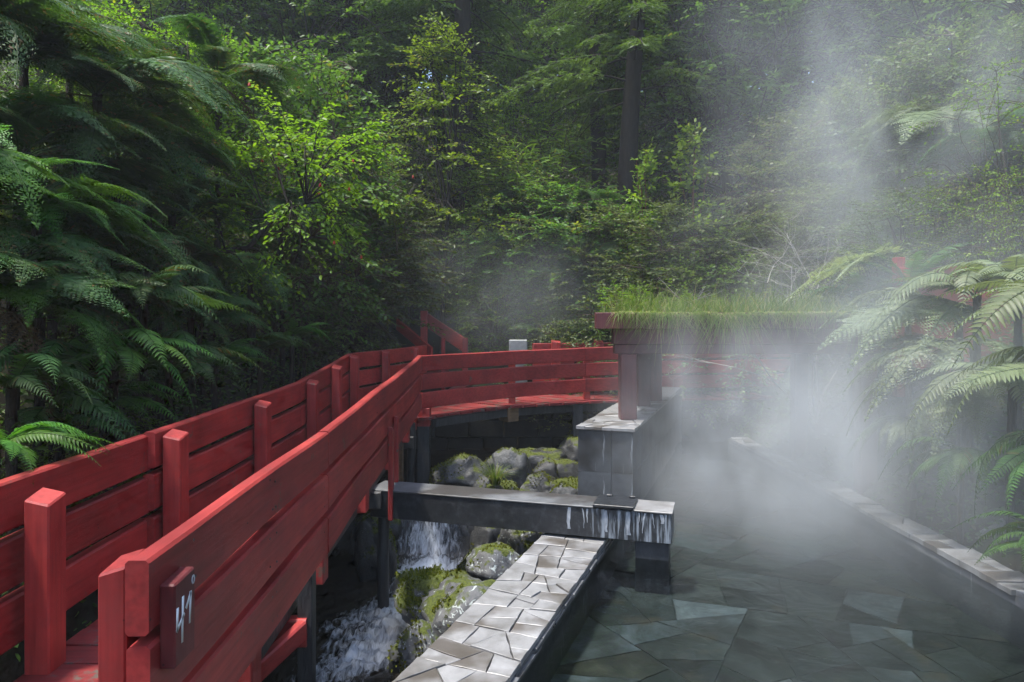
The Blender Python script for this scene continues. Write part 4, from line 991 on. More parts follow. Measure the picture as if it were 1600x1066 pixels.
def conifer_mesh(seed, H=17.0, low=3.0, reach=3.6, mat='conifer', lean=0.0, r0=.34, nb=78):
    rs = np.random.default_rng(seed); w = Q(); lf = Q()
    t = np.linspace(0, 1, 14); tr = np.stack([lean * H * t + .10 * np.sin(t * 7 + seed), .10 * np.cos(t * 6), H * t], 1)
    w.tube(tr, r0 * (1 - .82 * t) * (1 + .35 * np.exp(-t * 40)), 10)
    P_, X_, N_, S_, T_ = [], [], [], [], []
    for k in range(nb):
        f = (k + rs.random()) / nb; z = low + (H - low) * f; a = rs.uniform(0, 6.28); l = reach * (1 - f * .8) * rs.uniform(.55, 1.1)
        c = np.array([np.interp(z / H, t, tr[:, i]) for i in range(3)]); d = np.array([math.cos(a), math.sin(a), 0]); u = np.linspace(0, 1, 7)
        br = c + d * (l * u)[:, None] + np.array([0, 0, 1.0]) * (l * (.18 * u - .42 * u ** 2))[:, None]
        w.tube(br, .035 * (1 - .85 * u) * (1 - .5 * f) + .004, 4)
        sd = np.array([-d[1], d[0], 0]); tin = np.clip(rs.normal(.45, .22), 0, .9)
        for s in np.linspace(.22, 1, max(5, int(l / .13))):
            b = np.array([np.interp(s, u, br[:, i]) for i in range(3)])
            for sg in (1, -1):
                sl = (.75 * (1 - s) + .25) * l * .30 * rs.uniform(.6, 1.1); dd = norm(sd * sg + d * rs.uniform(.3, .9) + np.array([0, 0, rs.normal(-.28, .18)])); m = max(3, int(sl / .075)); v = np.linspace(.1, 1, m)
                pos = b + dd * (v * sl)[:, None] - np.array([0, 0, 1.0]) * (.22 * sl * v ** 2)[:, None]
                for s2 in (1, -1):
                    X = dd * .8 + np.cross([0, 0, 1.0], dd) * s2 * .55 + rs.normal(0, .18, (m, 3)) + np.array([0, 0, -.2])
                    P_.append(pos); X_.append(X); N_.append(np.array([0, 0, 1.0]) + rs.normal(0, .5, (m, 3))); S_.append(rs.uniform(.10, .2, m)); T_.append(np.clip(tin + rs.normal(0, .12, m), 0, 1))
    lf.inst(PINN_V, PINN_F, np.concatenate(P_), np.concatenate(X_), np.concatenate(N_), np.concatenate(S_), .75, np.concatenate(T_))
    return w.mesh('trunk', M['bark'], True), lf.mesh('crown', M[mat])

K = {}
K['bush'] = [shrub_mesh(101 + i, 1, .5, 5, 440, .026, 12, 3, .08, mat='shrub', tl=.16) for i in range(2)]
K['olive'] = [shrub_mesh(111 + i, 1, .55, 5, 460, .023, 13, 3, .06, mat='olive', tl=.16) for i in range(2)]
K['lime'] = [shrub_mesh(121 + i, 1, .5, 4, 400, .023, 13, 3, .10, mat='lime', lw=1.1, tl=.16) for i in range(2)]
K['dull'] = [shrub_mesh(131 + i, 1, .55, 5, 440, .025, 12, 3, .05, mat='dull', tl=.16) for i in range(2)]
K['broad'] = [shrub_mesh(141 + i, 1, .34, 3, 760, .0125, 15, 3, .15, 'round', mat='tree', wood='bark', stem_r=.010, tl=.10, outer=.35) for i in range(3)]
K['sapling'] = [shrub_mesh(151, 1, .36, 1, 130, .0185, 12, 3, .34, 'cone', .22, mat='lime', wood='bark', stem_r=.009, flat=.2, outer=.6, tl=.13)]
K['spire'] = [shrub_mesh(161 + i, 1, .24, 1, 80, .026, 8, 2, .10, 'spire', .1, 1.25, mat='lime', wood='red_stem', stem_r=.006, flat=.5, outer=.6, tl=.10) for i in range(2)]
K['open'] = [shrub_mesh(195 + i, 1, .5, 4, 150, .021, 10, 2, .12, 'round', .15, 1.1, mat='lime', wood='twig', stem_r=.006, flat=.3, outer=.35, tl=.17) for i in range(2)]
K['bamboo'] = [shrub_mesh(181 + i, 1, .42, 7, 150, .07, 9, 1, .15, 'round', .35, .3, mat='olive', wood='twig', stem_r=.005, outer=.4) for i in range(1)]
K['conifer'] = [conifer_mesh(201, 18, 4.5, 3.4), conifer_mesh(202, 18, 7.0, 3.6), conifer_mesh(203, 18, 6.0, 4.2, lean=.075)]
K['weed'] = [shrub_mesh(191, 1, .35, 4, 40, .075, 6, 1, .25, 'round', .15, .8, mat='lime', wood='twig', stem_r=.006)]

def plant(name, kind, px, ytop, d, label, cat, group=None, var=0, wide=1.0, seed=0, x=None, dz=0.0, hmin=.3):
    """stands on the ground at distance d under photo column px; its top reaches photo row ytop"""
    top = P(px, ytop, d); g = float(ground(top.x, d)) - .06
    h = max(top.z - g, hmin); s = h / (18.0 if kind == 'conifer' else 1.0)
    o = empty(name, (top.x, d, g), label, cat, group, rz=(seed * 2.399) % 6.28, s=(s * wide, s * wide, s))
    wmesh, cmesh = K[kind][var % len(K[kind])]
    link('trunk' if kind in ('conifer', 'broad', 'sapling') else 'stem', wmesh, o); link('crown', cmesh, o)
    return o

def fern(px, py, d, L, n, label, mat='fern', sword=False, seed=0, az=None, tilt=(-.1, .55), dead=0, group=None, trunk=True):
    """crown at photo (px, py) and distance d; the trunk runs down to the ground"""
    rs = random.Random(seed * 13 + 5); c = P(px, py, d); g = float(ground(c.x, d)) - .05
    if c.z < g + .06: c.z = g + .08
    o = empty('sword_fern' if sword else 'tree_fern', (c.x, d, g), label, 'fern', group)
    h = c.z - g
    if not sword or h > .25: link('trunk', FTRUNK, o, (0, 0, 0), (0, 0, rs.uniform(0, 6)), (min(.7, .3 + L * .15),) * 2 + (h + .02,))
    for k in range(n):
        a = (k + rs.uniform(-.3, .3)) / n * 6.283 if az is None else math.radians(az[0] + (az[1] - az[0]) * (k + rs.uniform(.2, .8)) / n)
        me = (SW_MESH if sword else FR_MESH)[mat]; s = L / (1.1 if sword else 2.0) * rs.uniform(.8, 1.1)
        link('frond', rs.choice(me), o, (0, 0, h), (rs.uniform(-.45, .45), -rs.uniform(*tilt), a), (s, s * rs.uniform(.75, 1.15), s * rs.uniform(.55, 1.4)))
    for k in range(dead):
        link('frond', FR_MESH['fern_dead'][0], o, (0, 0, h - .02), (rs.uniform(-.3, .3), rs.uniform(.35, .8), rs.uniform(0, 6.28)), L / 2 * .9)
    return o

# ------------------------------------------------------------------ ferns on the left bank
FL = 'tree ferns on the left bank'
fern(-70, 90, 6.2, 1.75, 10, 'tree fern with sweeping fronds in the top left corner', seed=1, az=(-95, 75), group=FL)
fern(40, 95, 7.6, 1.60, 11, 'tree fern whose fronds arch just below the top left corner', seed=2, az=(-100, 90), group=FL)
fern(150, 150, 7.4, 1.67, 11, 'tree fern with long drooping fronds above the arching shrub limb', seed=3, az=(-120, 60), tilt=(-.25, .35), dead=1, group=FL)
fern(-60, 290, 5.0, 1.18, 10, 'bright fresh green tree fern at the left picture edge', 'fern_fresh', seed=4, az=(-100, 70), group=FL)
fern(30, 250, 6.4, 1.29, 10, 'dark tree fern behind the bright green one at the left edge', seed=5, az=(-110, 80), dead=1, group=FL)
fern(230, 250, 8.6, 1.52, 11, 'tree fern with greyish hanging fronds left of the yellow green shrub', seed=6, az=(-130, 60), tilt=(-.3, .3), dead=2, group=FL)
fern(340, 130, 10.5, 1.75, 10, 'tree fern with browned frond tips above the yellow green shrub', seed=7, dead=3, group=FL)
fern(80, 400, 6.3, 1.22, 10, 'dark tree fern in deep shade halfway down the left bank', seed=8, az=(-120, 80), dead=1, group=FL)
fern(-20, 470, 5.0, 1.20, 9, 'shaded fern with reddish dead fronds low at the left edge', seed=9, az=(-100, 70), dead=2, group=FL)
fern(180, 400, 7.2, 1.14, 10, 'shaded tree fern below the greyish hanging one', seed=10, az=(-120, 70), group=FL)
fern(310, 420, 9.8, 1.14, 10, 'dark tree fern under the gnarled shrub branch', seed=11, group=FL)
fern(465, 400, 13.2, 1.44, 11, 'misty dark tree fern right of the gnarled shrub', seed=12, dead=2, group=FL)
fern(550, 345, 15.6, 1.60, 11, 'hazy tree fern with a skirt of brown fronds by the shrub tips', seed=13, dead=3, group=FL)
fern(395, 480, 11.0, 0.99, 10, 'low dark fern above the middle of the hillside railing', seed=14, group=FL)
fern(535, 480, 15.2, 1.14, 10, 'feathery dark fern above the bend of the hillside railing', seed=15, group=FL)
fern(225, 480, 6.3, 0.95, 9, 'crisp green fern arching over the hillside railing', 'fern', True, seed=16, az=(-110, 50), tilt=(.05, .6))
fern(175, 545, 5.8, 1.00, 8, 'fresh green fern drooping onto the hillside railing', 'fern_fresh', True, seed=17, az=(-100, 20), tilt=(-.25, .2))
fern(265, 560, 6.6, 0.90, 8, 'dark fern tucked behind the second railing post', 'fern', True, seed=18, az=(-120, 30), tilt=(-.2, .3))
fern(95, 560, 5.4, 0.85, 8, 'dusky fern left of the fresh drooping one', 'fern', True, seed=19, az=(-120, 50), tilt=(-.2, .35))
fern(-10, 705, 4.0, 0.70, 9, 'bright fern at the left edge just above the railing', 'fern_fresh', True, seed=20, az=(-90, 70), tilt=(.0, .5))
fern(20, 610, 4.7, 0.80, 9, 'deep green fern in shade at the left edge', 'fern', True, seed=21, az=(-100, 80))
fern(315, 560, 9.0, 0.80, 8, 'small dark fern above the third railing post', 'fern', True, seed=22)
fern(475, 530, 12.6, 0.80, 8, 'small fern close behind the railing where it rises', 'fern', True, seed=23)
fern(390, 440, 10.4, 1.20, 9, 'shaded fern directly under the yellow green shrub', 'fern', seed=24)
fern(585, 455, 17.0, 1.20, 9, 'dim fern behind the staircase rail', 'fern', seed=25)
fern(130, 320, 8.5, 1.44, 10, 'half hidden tree fern deep in the left bank thicket', seed=26, group=FL)
fern(-40, 180, 8.2, 1.67, 10, 'dim tree fern behind the corner one', seed=27, group=FL)
for k, (px, py, d, L, mt, lab) in enumerate([
    (-30, 20, 7.4, 1.5, 'fern', 'uppermost tree fern at the left edge'),
    (110, 60, 9.0, 1.6, 'fern', 'tree fern peeping out above the sweeping corner fern'),
    (230, 150, 8.8, 1.5, 'fern', 'tree fern just left of the browned one'),
    (120, 230, 7.0, 1.3, 'fern', 'mid green tree fern below the long drooping one'),
    (60, 330, 5.8, 1.15, 'fern_fresh', 'fresh tree fern right of the bright edge fern'),
    (180, 310, 7.4, 1.3, 'fern', 'tree fern with level fronds in the middle of the left bank'),
    (270, 340, 8.4, 1.3, 'fern', 'tree fern close under the greyish hanging one'),
    (20, 400, 5.4, 1.0, 'fern', 'tree fern in half shade near the left edge'),
    (130, 480, 6.0, 1.0, 'fern', 'half shaded fern above the dusky one'),
    (250, 430, 7.6, 1.1, 'fern', 'dark fern left of the gnarled limb base'),
    (300, 500, 8.0, 1.0, 'fern', 'dark fern below the gnarled limb'),
    (60, 500, 5.2, .9, 'fern_fresh', 'fresh fern low on the left bank'),
    (440, 340, 11.8, 1.5, 'fern', 'hazy tree fern seen through the arching shrub')]):
    fern(px, py, d, L, 9, lab, mt, seed=100 + k, az=(-130, 70), tilt=(-.2, .45), dead=k % 3 == 0, group=FL)
for k, (px, py, d, lab) in enumerate([(85, 655, 5.3, 'leafy fern close behind the railing left of the second post'), (160, 630, 6.0, 'leafy fern close behind the railing near the second post'), (245, 600, 7.0, 'leafy fern close behind the railing between the second and third posts'),
    (335, 575, 8.4, 'leafy fern close behind the railing left of the third post'), (405, 550, 9.6, 'leafy fern close behind the railing right of the third post'), (455, 525, 11.0, 'leafy fern close behind the railing where it starts to rise')]):
    fern(px, py, d, .85, 8, lab, 'fern_fresh' if k % 2 else 'fern', True, seed=130 + k, az=(-120, 60), tilt=(.0, .7))
# centre
FCN = 'ferns beyond the crossing'
fern(900, 325, 17.5, 1.7, 11, 'broad hazy tree fern crown above the crossing', 'fern', seed=30, group=FCN)
fern(800, 335, 18.0, 1.6, 11, 'flat topped tree fern left of the broad hazy one', 'fern', seed=31, group=FCN)
fern(880, 425, 16.6, 1.5, 10, 'misty tree fern left of the shelter roof', 'fern', seed=32, tilt=(-.3, .3), group=FCN)
fern(925, 400, 17.0, 1.5, 10, 'dim tree fern just above the left end of the shelter roof', 'fern', seed=33, tilt=(-.3, .3), group=FCN)
fern(845, 520, 16.2, 1.0, 9, 'low dark fern right behind the crossing rail', 'fern', seed=34, group=FCN)
fern(765, 500, 17.0, 1.0, 9, 'low fern beside the grey stone pier', 'fern', seed=35, group=FCN)
fern(640, 395, 17.6, 1.3, 10, 'hazy fern left above the staircase rail', 'fern_fresh', seed=36, group=FCN)
fern(790, 395, 17.6, 1.3, 10, 'hazy fern above the yellow green bush', 'fern_fresh', seed=37, group=FCN)
fern(715, 455, 17.4, 1.0, 9, 'fern right above the sloping stair rail', 'fern_fresh', seed=38, group=FCN)
fern(590, 380, 17.0, 1.3, 10, 'hazy fern between the arching shrub and the staircase', 'fern_fresh', seed=39, group=FCN)
# right bank
FRG = 'ferns on the right bank'
def rf(*a, **k): fern(*a, group=FRG, **k)
rf(1500, 500, 8.1, 1.7, 5, 'pale steamy fern reaching left over the pool', 'fern_steam_tint', seed=40, az=(135, 235), tilt=(-.15, .2))
rf(1520, 545, 7.5, 1.5, 5, 'pale fern with layered fronds right of the steam', 'fern_steam_tint', seed=41, az=(130, 260), tilt=(-.2, .15))
rf(1510, 600, 7.5, 1.3, 5, 'fern under the layered pale one at the steam edge', 'fern_steam_tint', seed=42, az=(130, 260), tilt=(-.3, .05))
rf(1425, 655, 7.8, .8, 8, 'small fern hanging down to the far end of the fern side coping', 'fern_steam_tint', True, seed=43, az=(130, 260), tilt=(-.4, .2))
rf(1525, 465, 7.4, 1.15, 6, 'silvery narrow fern fronds above the layered pale fern', 'fern_steam_tint', True, seed=44, az=(110, 270), tilt=(.1, .5))
rf(1690, 470, 5.8, 1.25, 7, 'big silvery sword fern arching in from the right edge', 'fern_steam_tint', True, seed=45, az=(120, 270), tilt=(-.1, .4))
rf(1710, 585, 5.5, 1.15, 6, 'sword fern with drooping ribbed fronds at the right edge', 'fern_steam_tint', True, seed=46, az=(120, 270), tilt=(-.2, .3))
rf(1590, 450, 7.2, 1.0, 9, 'silvery fern in front of the red wall', 'fern_steam_tint', True, seed=47, az=(90, 290), tilt=(.0, .5))
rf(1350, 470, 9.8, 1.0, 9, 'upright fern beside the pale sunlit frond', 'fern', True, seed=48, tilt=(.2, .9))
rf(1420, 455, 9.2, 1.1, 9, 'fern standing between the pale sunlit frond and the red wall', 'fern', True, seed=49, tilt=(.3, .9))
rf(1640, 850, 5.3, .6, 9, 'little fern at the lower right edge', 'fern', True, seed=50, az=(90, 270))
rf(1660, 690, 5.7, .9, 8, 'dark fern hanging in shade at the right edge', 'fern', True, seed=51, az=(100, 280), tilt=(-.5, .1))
rf(1480, 190, 11.5, 1.9, 10, 'misty tree fern high on the right bank', 'fern_steam_tint', seed=52, az=(90, 290), tilt=(-.3, .25))
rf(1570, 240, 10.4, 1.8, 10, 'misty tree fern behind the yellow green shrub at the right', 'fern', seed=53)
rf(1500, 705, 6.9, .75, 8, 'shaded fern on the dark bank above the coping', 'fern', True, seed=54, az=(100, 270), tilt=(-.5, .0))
rf(1330, 490, 10.2, 1.1, 9, 'steam veiled fern beside the end of the shelter roof', 'fern_steam_tint', seed=55)
rf(1580, 600, 6.6, 1.0, 9, 'mid bank fern between the layered fern and the sword ferns', 'fern_steam_tint', True, seed=56, az=(100, 270), tilt=(-.2, .3))

# ------------------------------------------------------------------ shrubs
def arching_shrub():
    rs = np.random.default_rng(71); base = P(150, 530, 8.3); base.z = float(ground(base.x, base.y)) - .05
    o = empty('arching_shrub', tuple(base), 'arching shrub with bright yellow green leaves and small red flowers', 'shrub')
    B0 = np.array(base); w = Q(); lf = Q(); fl = Q()
    W = lambda px, py, d: np.array(P(px, py, d)) - B0
    limb = np.array([np.zeros(3), W(215, 470, 8.3), W(262, 446, 8.4), W(318, 418, 8.5), W(352, 392, 8.6), W(388, 388, 8.7), W(420, 350, 8.8), W(452, 326, 8.9), W(478, 318, 8.9)])
    w.tube(limb, np.array([.065, .055, .05, .046, .040, .036, .026, .018, .010]), 8)
    ends = [(330, 330, 8.2), (345, 215, 8.6), (300, 260, 8.9), (420, 165, 8.8), (440, 200, 8.3), (505, 185, 9.0), (580, 205, 9.3), (545, 260, 8.8), (595, 320, 9.3), (520, 365, 8.8), (570, 390, 9.3), (470, 400, 8.4), (420, 430, 8.6), (390, 480, 8.5),
            (370, 290, 8.9), (480, 260, 8.5), (455, 290, 9.4), (530, 310, 9.6), (400, 240, 9.4), (350, 360, 9.0), (610, 250, 9.8), (490, 225, 9.7), (380, 190, 9.3), (450, 360, 8.2), (320, 400, 8.3), (540, 220, 9.7)]
    P_, X_, N_, S_, T_ = [], [], [], [], []
    up = np.array([0, 0, 1.0])
    for e in ends:
        p1 = W(*e); dd = ((limb[3:] - p1) ** 2).sum(1); i0 = 3 + int(np.argmin(dd + rs.uniform(0, .35, len(dd)))); p0 = limb[i0]; l = np.linalg.norm(p1 - p0)
        t = np.linspace(0, 1, 10)[:, None]; br = p0 + (p1 - p0) * t + up * (.24 * l * np.sin(t * np.pi * .95)) + np.cumsum(rs.normal(0, .012, (10, 3)), 0) * np.sin(t * 3.1)
        w.tube(br, .012 * (1 - .8 * t[:, 0]) + .0015, 5)
        tin = rs.uniform(.3, .75)
        for k in range(int(8 + 9 * l)):
            s_ = rs.uniform(.3, 1.0) * 9; a0 = int(min(8, s_)); b = br[a0] + (br[a0 + 1] - br[a0]) * (s_ - a0); T = norm(br[a0 + 1] - br[a0])
            sd = norm(np.cross(up, T)) * (1 if k % 2 else -1); d = norm(T * .6 + sd * rs.uniform(.4, 1) + up * rs.normal(0, .3)); tl = rs.uniform(.22, .48)
            n = rs.integers(6, 12); u = np.linspace(.1, 1, n); pos = b + d * (u * tl)[:, None] - up * (.25 * tl * u ** 2)[:, None]
            w.tube(np.stack([pos[0], pos[n // 2], pos[-1]]), .0022, 3)
            s2 = norm(np.cross(up, d)); sg = np.where(np.arange(n) % 2, 1, -1)[:, None]
            P_.append(pos); X_.append(d * .55 + s2 * sg * .8 - up * .35 + rs.normal(0, .22, (n, 3))); N_.append(up + rs.normal(0, .45, (n, 3))); S_.append(rs.uniform(.05, .09, n)); T_.append(np.clip(tin + rs.normal(0, .15, n), 0, 1))
            if rs.random() < .035:
                ang = np.arange(4) * 1.57; c = np.repeat(pos[-1][None] - up * .03, 4, 0)
                fl.inst(LEAF_V, LEAF_F, c, -up + .4 * np.stack([np.cos(ang), np.sin(ang), 0 * ang], 1), np.stack([np.cos(ang), np.sin(ang), 0 * ang + .1], 1), .06, .8, rs.random(4))
    lf.inst(LEAF_V, LEAF_F, np.concatenate(P_), np.concatenate(X_), np.concatenate(N_), np.concatenate(S_), 1.15, np.concatenate(T_))
    link('limb', w.mesh('limb', M['bark'], True), o); link('crown', lf.mesh('crown', M['lime']), o)
    f = link('flower', fl.mesh('flower', M['red_flower']), o); f['kind'] = 'stuff'
arching_shrub()

plant('sapling_tree', 'sapling', 690, 40, 17.0, 'slender bright leaved sapling in the centre against the dark trunks', 'tree', seed=2, wide=.8)
plant('sapling_tree', 'spire', 1005, 235, 16.4, 'slim leafy sapling with reddish stem behind the shelter, left of two', 'tree', 'twin saplings behind the shelter', 0, seed=3, wide=.8)
plant('sapling_tree', 'spire', 1080, 205, 16.2, 'slim leafy sapling with reddish stem behind the shelter, right of two', 'tree', 'twin saplings behind the shelter', 1, seed=4, wide=.8)
B = 'bushes beyond the crossing'
for i, (kind, px, yt, d, wide, lab) in enumerate([
    ('olive', 700, 325, 19.8, 1.0, 'big rounded olive bush above the staircase'),
    ('olive', 600, 300, 18.6, 1.0, 'misty olive bush left of the big rounded one'),
    ('lime', 828, 415, 17.2, .9, 'yellow green bush behind the grey stone pier'),
    ('bush', 752, 420, 18.9, 1.0, 'dense green bush right behind the staircase rail'),
    ('bush', 650, 410, 19.4, 1.1, 'dark bush behind the top of the staircase'),
    ('dull', 550, 220, 18.5, 1.0, 'grey green misty bush left of the slender sapling'),
    ('dull', 500, 250, 14.8, .9, 'grey green bush behind the arching yellow green shrub'),
    ('lime', 805, 165, 20.5, .7, 'golden topped bush right of the slender sapling'),
    ('bamboo', 860, 205, 19.5, .9, 'bamboo like thicket left of the blue grey stone'),
    ('bamboo', 810, 240, 18.6, .9, 'feathery thicket below the golden topped bush'),
    ('lime', 905, 185, 24.2, .6, 'sunlit bush overhanging the blue grey stone'),
    ('bush', 860, 290, 18.2, 1.2, 'leafy bush in the middle of the hollow'),
    ('bush', 940, 320, 18.9, .9, 'leafy bush below the two dark trunks'),
    ('olive', 760, 260, 18.4, 1.0, 'olive bush under the spreading sapling'),
    ('dull', 1000, 330, 17.0, 1.2, 'dull green bush at the foot of the leaning trunk'),
    ('bush', 1060, 330, 17.4, 1.2, 'dark bush behind the twin saplings'),
    ('dull', 1140, 360, 16.8, 1.2, 'grey green bush right of the twin saplings'),
    ('olive', 1090, 405, 16.0, 1.1, 'low olive bush at the foot of the twin saplings'),
    ('dull', 1010, 410, 16.0, 1.0, 'low grey green bush above the shelter grass'),
    ('dull', 1190, 410, 16.1, 1.1, 'steam veiled low bush behind the shelter roof'),
    ('dull', 1260, 330, 16.4, 1.2, 'steam veiled bush behind the bare pale shrub'),
    ('dull', 1340, 290, 13.2, 1.1, 'steam veiled bush right of the bare pale shrub'),
    ('olive', 775, 425, 17.0, .8, 'light olive bush right of the staircase rail'),
    ('lime', 735, 385, 18.4, .8, 'bright bush above the staircase rail'),
    ('olive', 868, 445, 16.7, .8, 'light bush between the pier and the shelter corner'),
    ('lime', 905, 465, 16.4, .7, 'small yellow green bush nearest the shelter corner'),
    ('olive', 640, 390, 18.4, .8, 'light bush left above the staircase'),
    ('bush', 960, 470, 16.0, .9, 'shaded bush close behind the crossing near the shelter'),
    ('dull', 900, 500, 15.8, 1.0, 'shaded grey green bush behind the crossing rail')]):
    plant('bush', kind, px, yt, d, lab, 'bush', B, i, wide, seed=10 + i)
B2 = 'shrubs on the right bank'
for i, (kind, px, yt, d, wide, lab) in enumerate([
    ('open', 1580, 100, 9.4, .62, 'tall yellow green leafed shrub at the right edge'),
    ('open', 1530, 270, 9.4, .75, 'yellow green shrub spreading above the red wall'),
    ('open', 1625, 260, 8.2, .6, 'leafy shrub cut by the right edge above the sword ferns'),
    ('dull', 1440, 300, 10.6, .9, 'misty shrub between the bare twigs and the yellow green leaves'),
    ('dull', 1500, 60, 12.5, .8, 'misty shrub high on the right bank'),
    ('bush', 1590, 30, 12.0, .8, 'hazy green shrub in the top right corner'),
    ('dull', 1390, 120, 14.0, .9, 'pale misty shrub near the top of the steam'),
    ('dull', 1300, 170, 16.0, .9, 'faint shrub deep in the steam above the bare twigs'),
    ('dull', 1400, 380, 10.2, .9, 'misty bush above the pale sunlit frond')]):
    plant('shrub', kind, px, yt, d, lab, 'shrub', B2, i, wide, seed=50 + i)
B3 = 'thicket on the left bank'
for i, (kind, px, yt, d, wide, lab) in enumerate([
    ('bush', 250, 330, 9.6, .9, 'shaded bush behind the greyish hanging fern'),
    ('bush', 60, 20, 10.5, .7, 'dark leafy shrub behind the corner tree ferns'),
    ('lime', 250, 40, 11.0, .7, 'fresh green shrub high on the left bank'),
    ('bush', 420, 90, 13.0, .8, 'leafy shrub above the arching yellow green shrub'),
    ('bush', 370, 420, 12.0, .9, 'dark shrub in the hollow below the gnarled limb'),
    ('dull', 560, 420, 17.4, .9, 'dim shrub left of the staircase'),
    ('bush', 460, 450, 14.0, .9, 'dim shrub above the rising railing'),
    ('olive', 170, 120, 10.0, .8, 'shrub in the gap between two tree ferns'),
    ('bamboo', 165, 620, 6.0, .8, 'grassy leaved plant by the second railing post'),
    ('bamboo', 70, 640, 5.2, .8, 'grassy leaved clump at the left just above the railing'),
    ('bush', 10, 330, 7.0, .9, 'dark shrub behind the left edge ferns'),
    ('bush', 110, 480, 6.8, .9, 'dark low shrub under the shaded tree fern')]):
    plant('shrub', kind, px, yt, d, lab, 'shrub', B3, i, wide, seed=80 + i)
# ------------------------------------------------------------------ trees
def tree_by_base(kind, px, d, h, label, var=0, seed=0, wide=1.0, group=None, rz=None):
    x = (px - 800) * d / FPX; g = float(ground(x, d)) - .15; s = h / (18.0 if kind == 'conifer' else 1.0)
    o = empty('conifer_tree' if kind == 'conifer' else 'broadleaf_tree', (x, d, g), label, 'tree', group, rz=seed * 2.399 if rz is None else rz, s=(s * wide, s * wide, s))
    a, b = K[kind][var % len(K[kind])]; link('trunk', a, o); link('crown', b, o); return o
G1 = 'tall trees behind the hollow'
for i, (kind, px, d, h, var, wide, lab) in enumerate([
    ('conifer', 966, 18.6, 17, 2, 1.0, 'dark conifer with a leaning trunk right of the hollow'),
    ('conifer', 934, 21, 17, 1, .9, 'conifer with a straight dark trunk beside the blue grey stone'),
    ('conifer', 722, 19.6, 17, 1, 1.2, 'thickest dark trunked conifer behind the slender sapling'),
    ('conifer', 640, 21.5, 17, 1, .6, 'thin dark trunked conifer left of the thick trunk'),
    ('conifer', 684, 22.5, 18, 1, .75, 'thin conifer trunk close beside the thick one'),
    ('conifer', 742, 24, 18, 1, .9, 'conifer trunk just right of the thick one'),
    ('conifer', 855, 30, 17, 0, 1.0, 'hazy conifer above the bamboo like thicket'),
    ('conifer', 1070, 26, 18, 0, 1.0, 'conifer behind the leaning trunk with drooping boughs'),
    ('conifer', 1345, 24, 18, 1, 1.0, 'misty conifer trunk inside the steam'),
    ('conifer', 570, 29, 18, 2, 1.0, 'dim conifer left of the thin trunks'),
    ('conifer', 1240, 29, 18, 0, 1.1, 'steam veiled conifer at the edge of the dark trees'),
    ('broad', 1150, 20.5, 13, 0, .95, 'dense dark leafy tree left of the steam'),
    ('broad', 1075, 22.5, 14, 1, .9, 'dense leafy tree between the leaning trunk and the steam'),
    ('broad', 1215, 22, 14, 2, .9, 'leafy tree half swallowed by the steam'),
    ('broad', 470, 21, 12, 0, .9, 'leafy tree with hanging foliage above the left shrub'),
    ('broad', 600, 22, 13, 2, .9, 'dim leafy tree left of the trunks'),
    ('broad', 1420, 19, 13, 1, .95, 'steam veiled leafy tree high at the right'),
    ('broad', 1530, 16, 12, 0, .95, 'hazy leafy tree behind the right edge shrubs'),
    ('broad', 800, 33, 13, 1, 1.0, 'far leafy tree in the middle of the forest'),
    ('broad', 900, 36, 13, 2, 1.0, 'far leafy tree right of the middle'),
    ('broad', 380, 24, 13, 2, .9, 'leafy tree over the left bank'),
    ('broad', 280, 21, 13, 1, .9, 'leafy tree above the browned fern'),
    ('broad', 480, 30, 14, 1, 1.0, 'far leafy tree high at the left of the trunks')]):
    tree_by_base(kind, px, d, h, lab, var, i + 1, wide, G1, 0.0 if i == 0 else None)

# far wood on the ridge: one mass
def far_wood():
    rs = np.random.default_rng(91); q = Q(); n = 72
    P_, N_, S_, T_, X_ = [], [], [], [], []
    for k in range(n):
        d = rs.uniform(36, 58); x = rs.uniform(-46, 46); g = float(ground(x, d)); h = rs.uniform(12, 19); rr = rs.uniform(2.4, 4.0)
        m = 1700; t = rs.random(m) ** .8; r = rr * (1 - t * .75) * np.sqrt(rs.random(m)) ; a = rs.uniform(0, 6.28, m)
        P_.append(np.stack([x + r*np.cos(a), d + r*np.sin(a), g + 2.0 + (h - 2) * t - .25 * r], 1)); T_.append(np.clip(rs.normal(.45, .2, m) , 0, .9)); S_.append(rs.uniform(.4, .95, m))
        X_.append(np.stack([np.cos(a), np.sin(a), rs.normal(-.4, .3, m)], 1)); N_.append(np.array([0, 0, 1.0]) + rs.normal(0, .5, (m, 3)))
        q.tube(np.array([(x, d, g - .3), (x + .1, d, g + h * .5), (x, d, g + h * .95)]), [.26, .18, .05], 6, .0)
    q.inst(PINN_V, PINN_F, np.concatenate(P_), np.concatenate(X_), np.concatenate(N_), np.concatenate(S_), 1.1, np.concatenate(T_))
    tag(link('distant_forest', q.mesh('distant_forest', M['conifer'])), 'far conifer wood closing off the hollow on the ridge', kind='stuff')
far_wood()

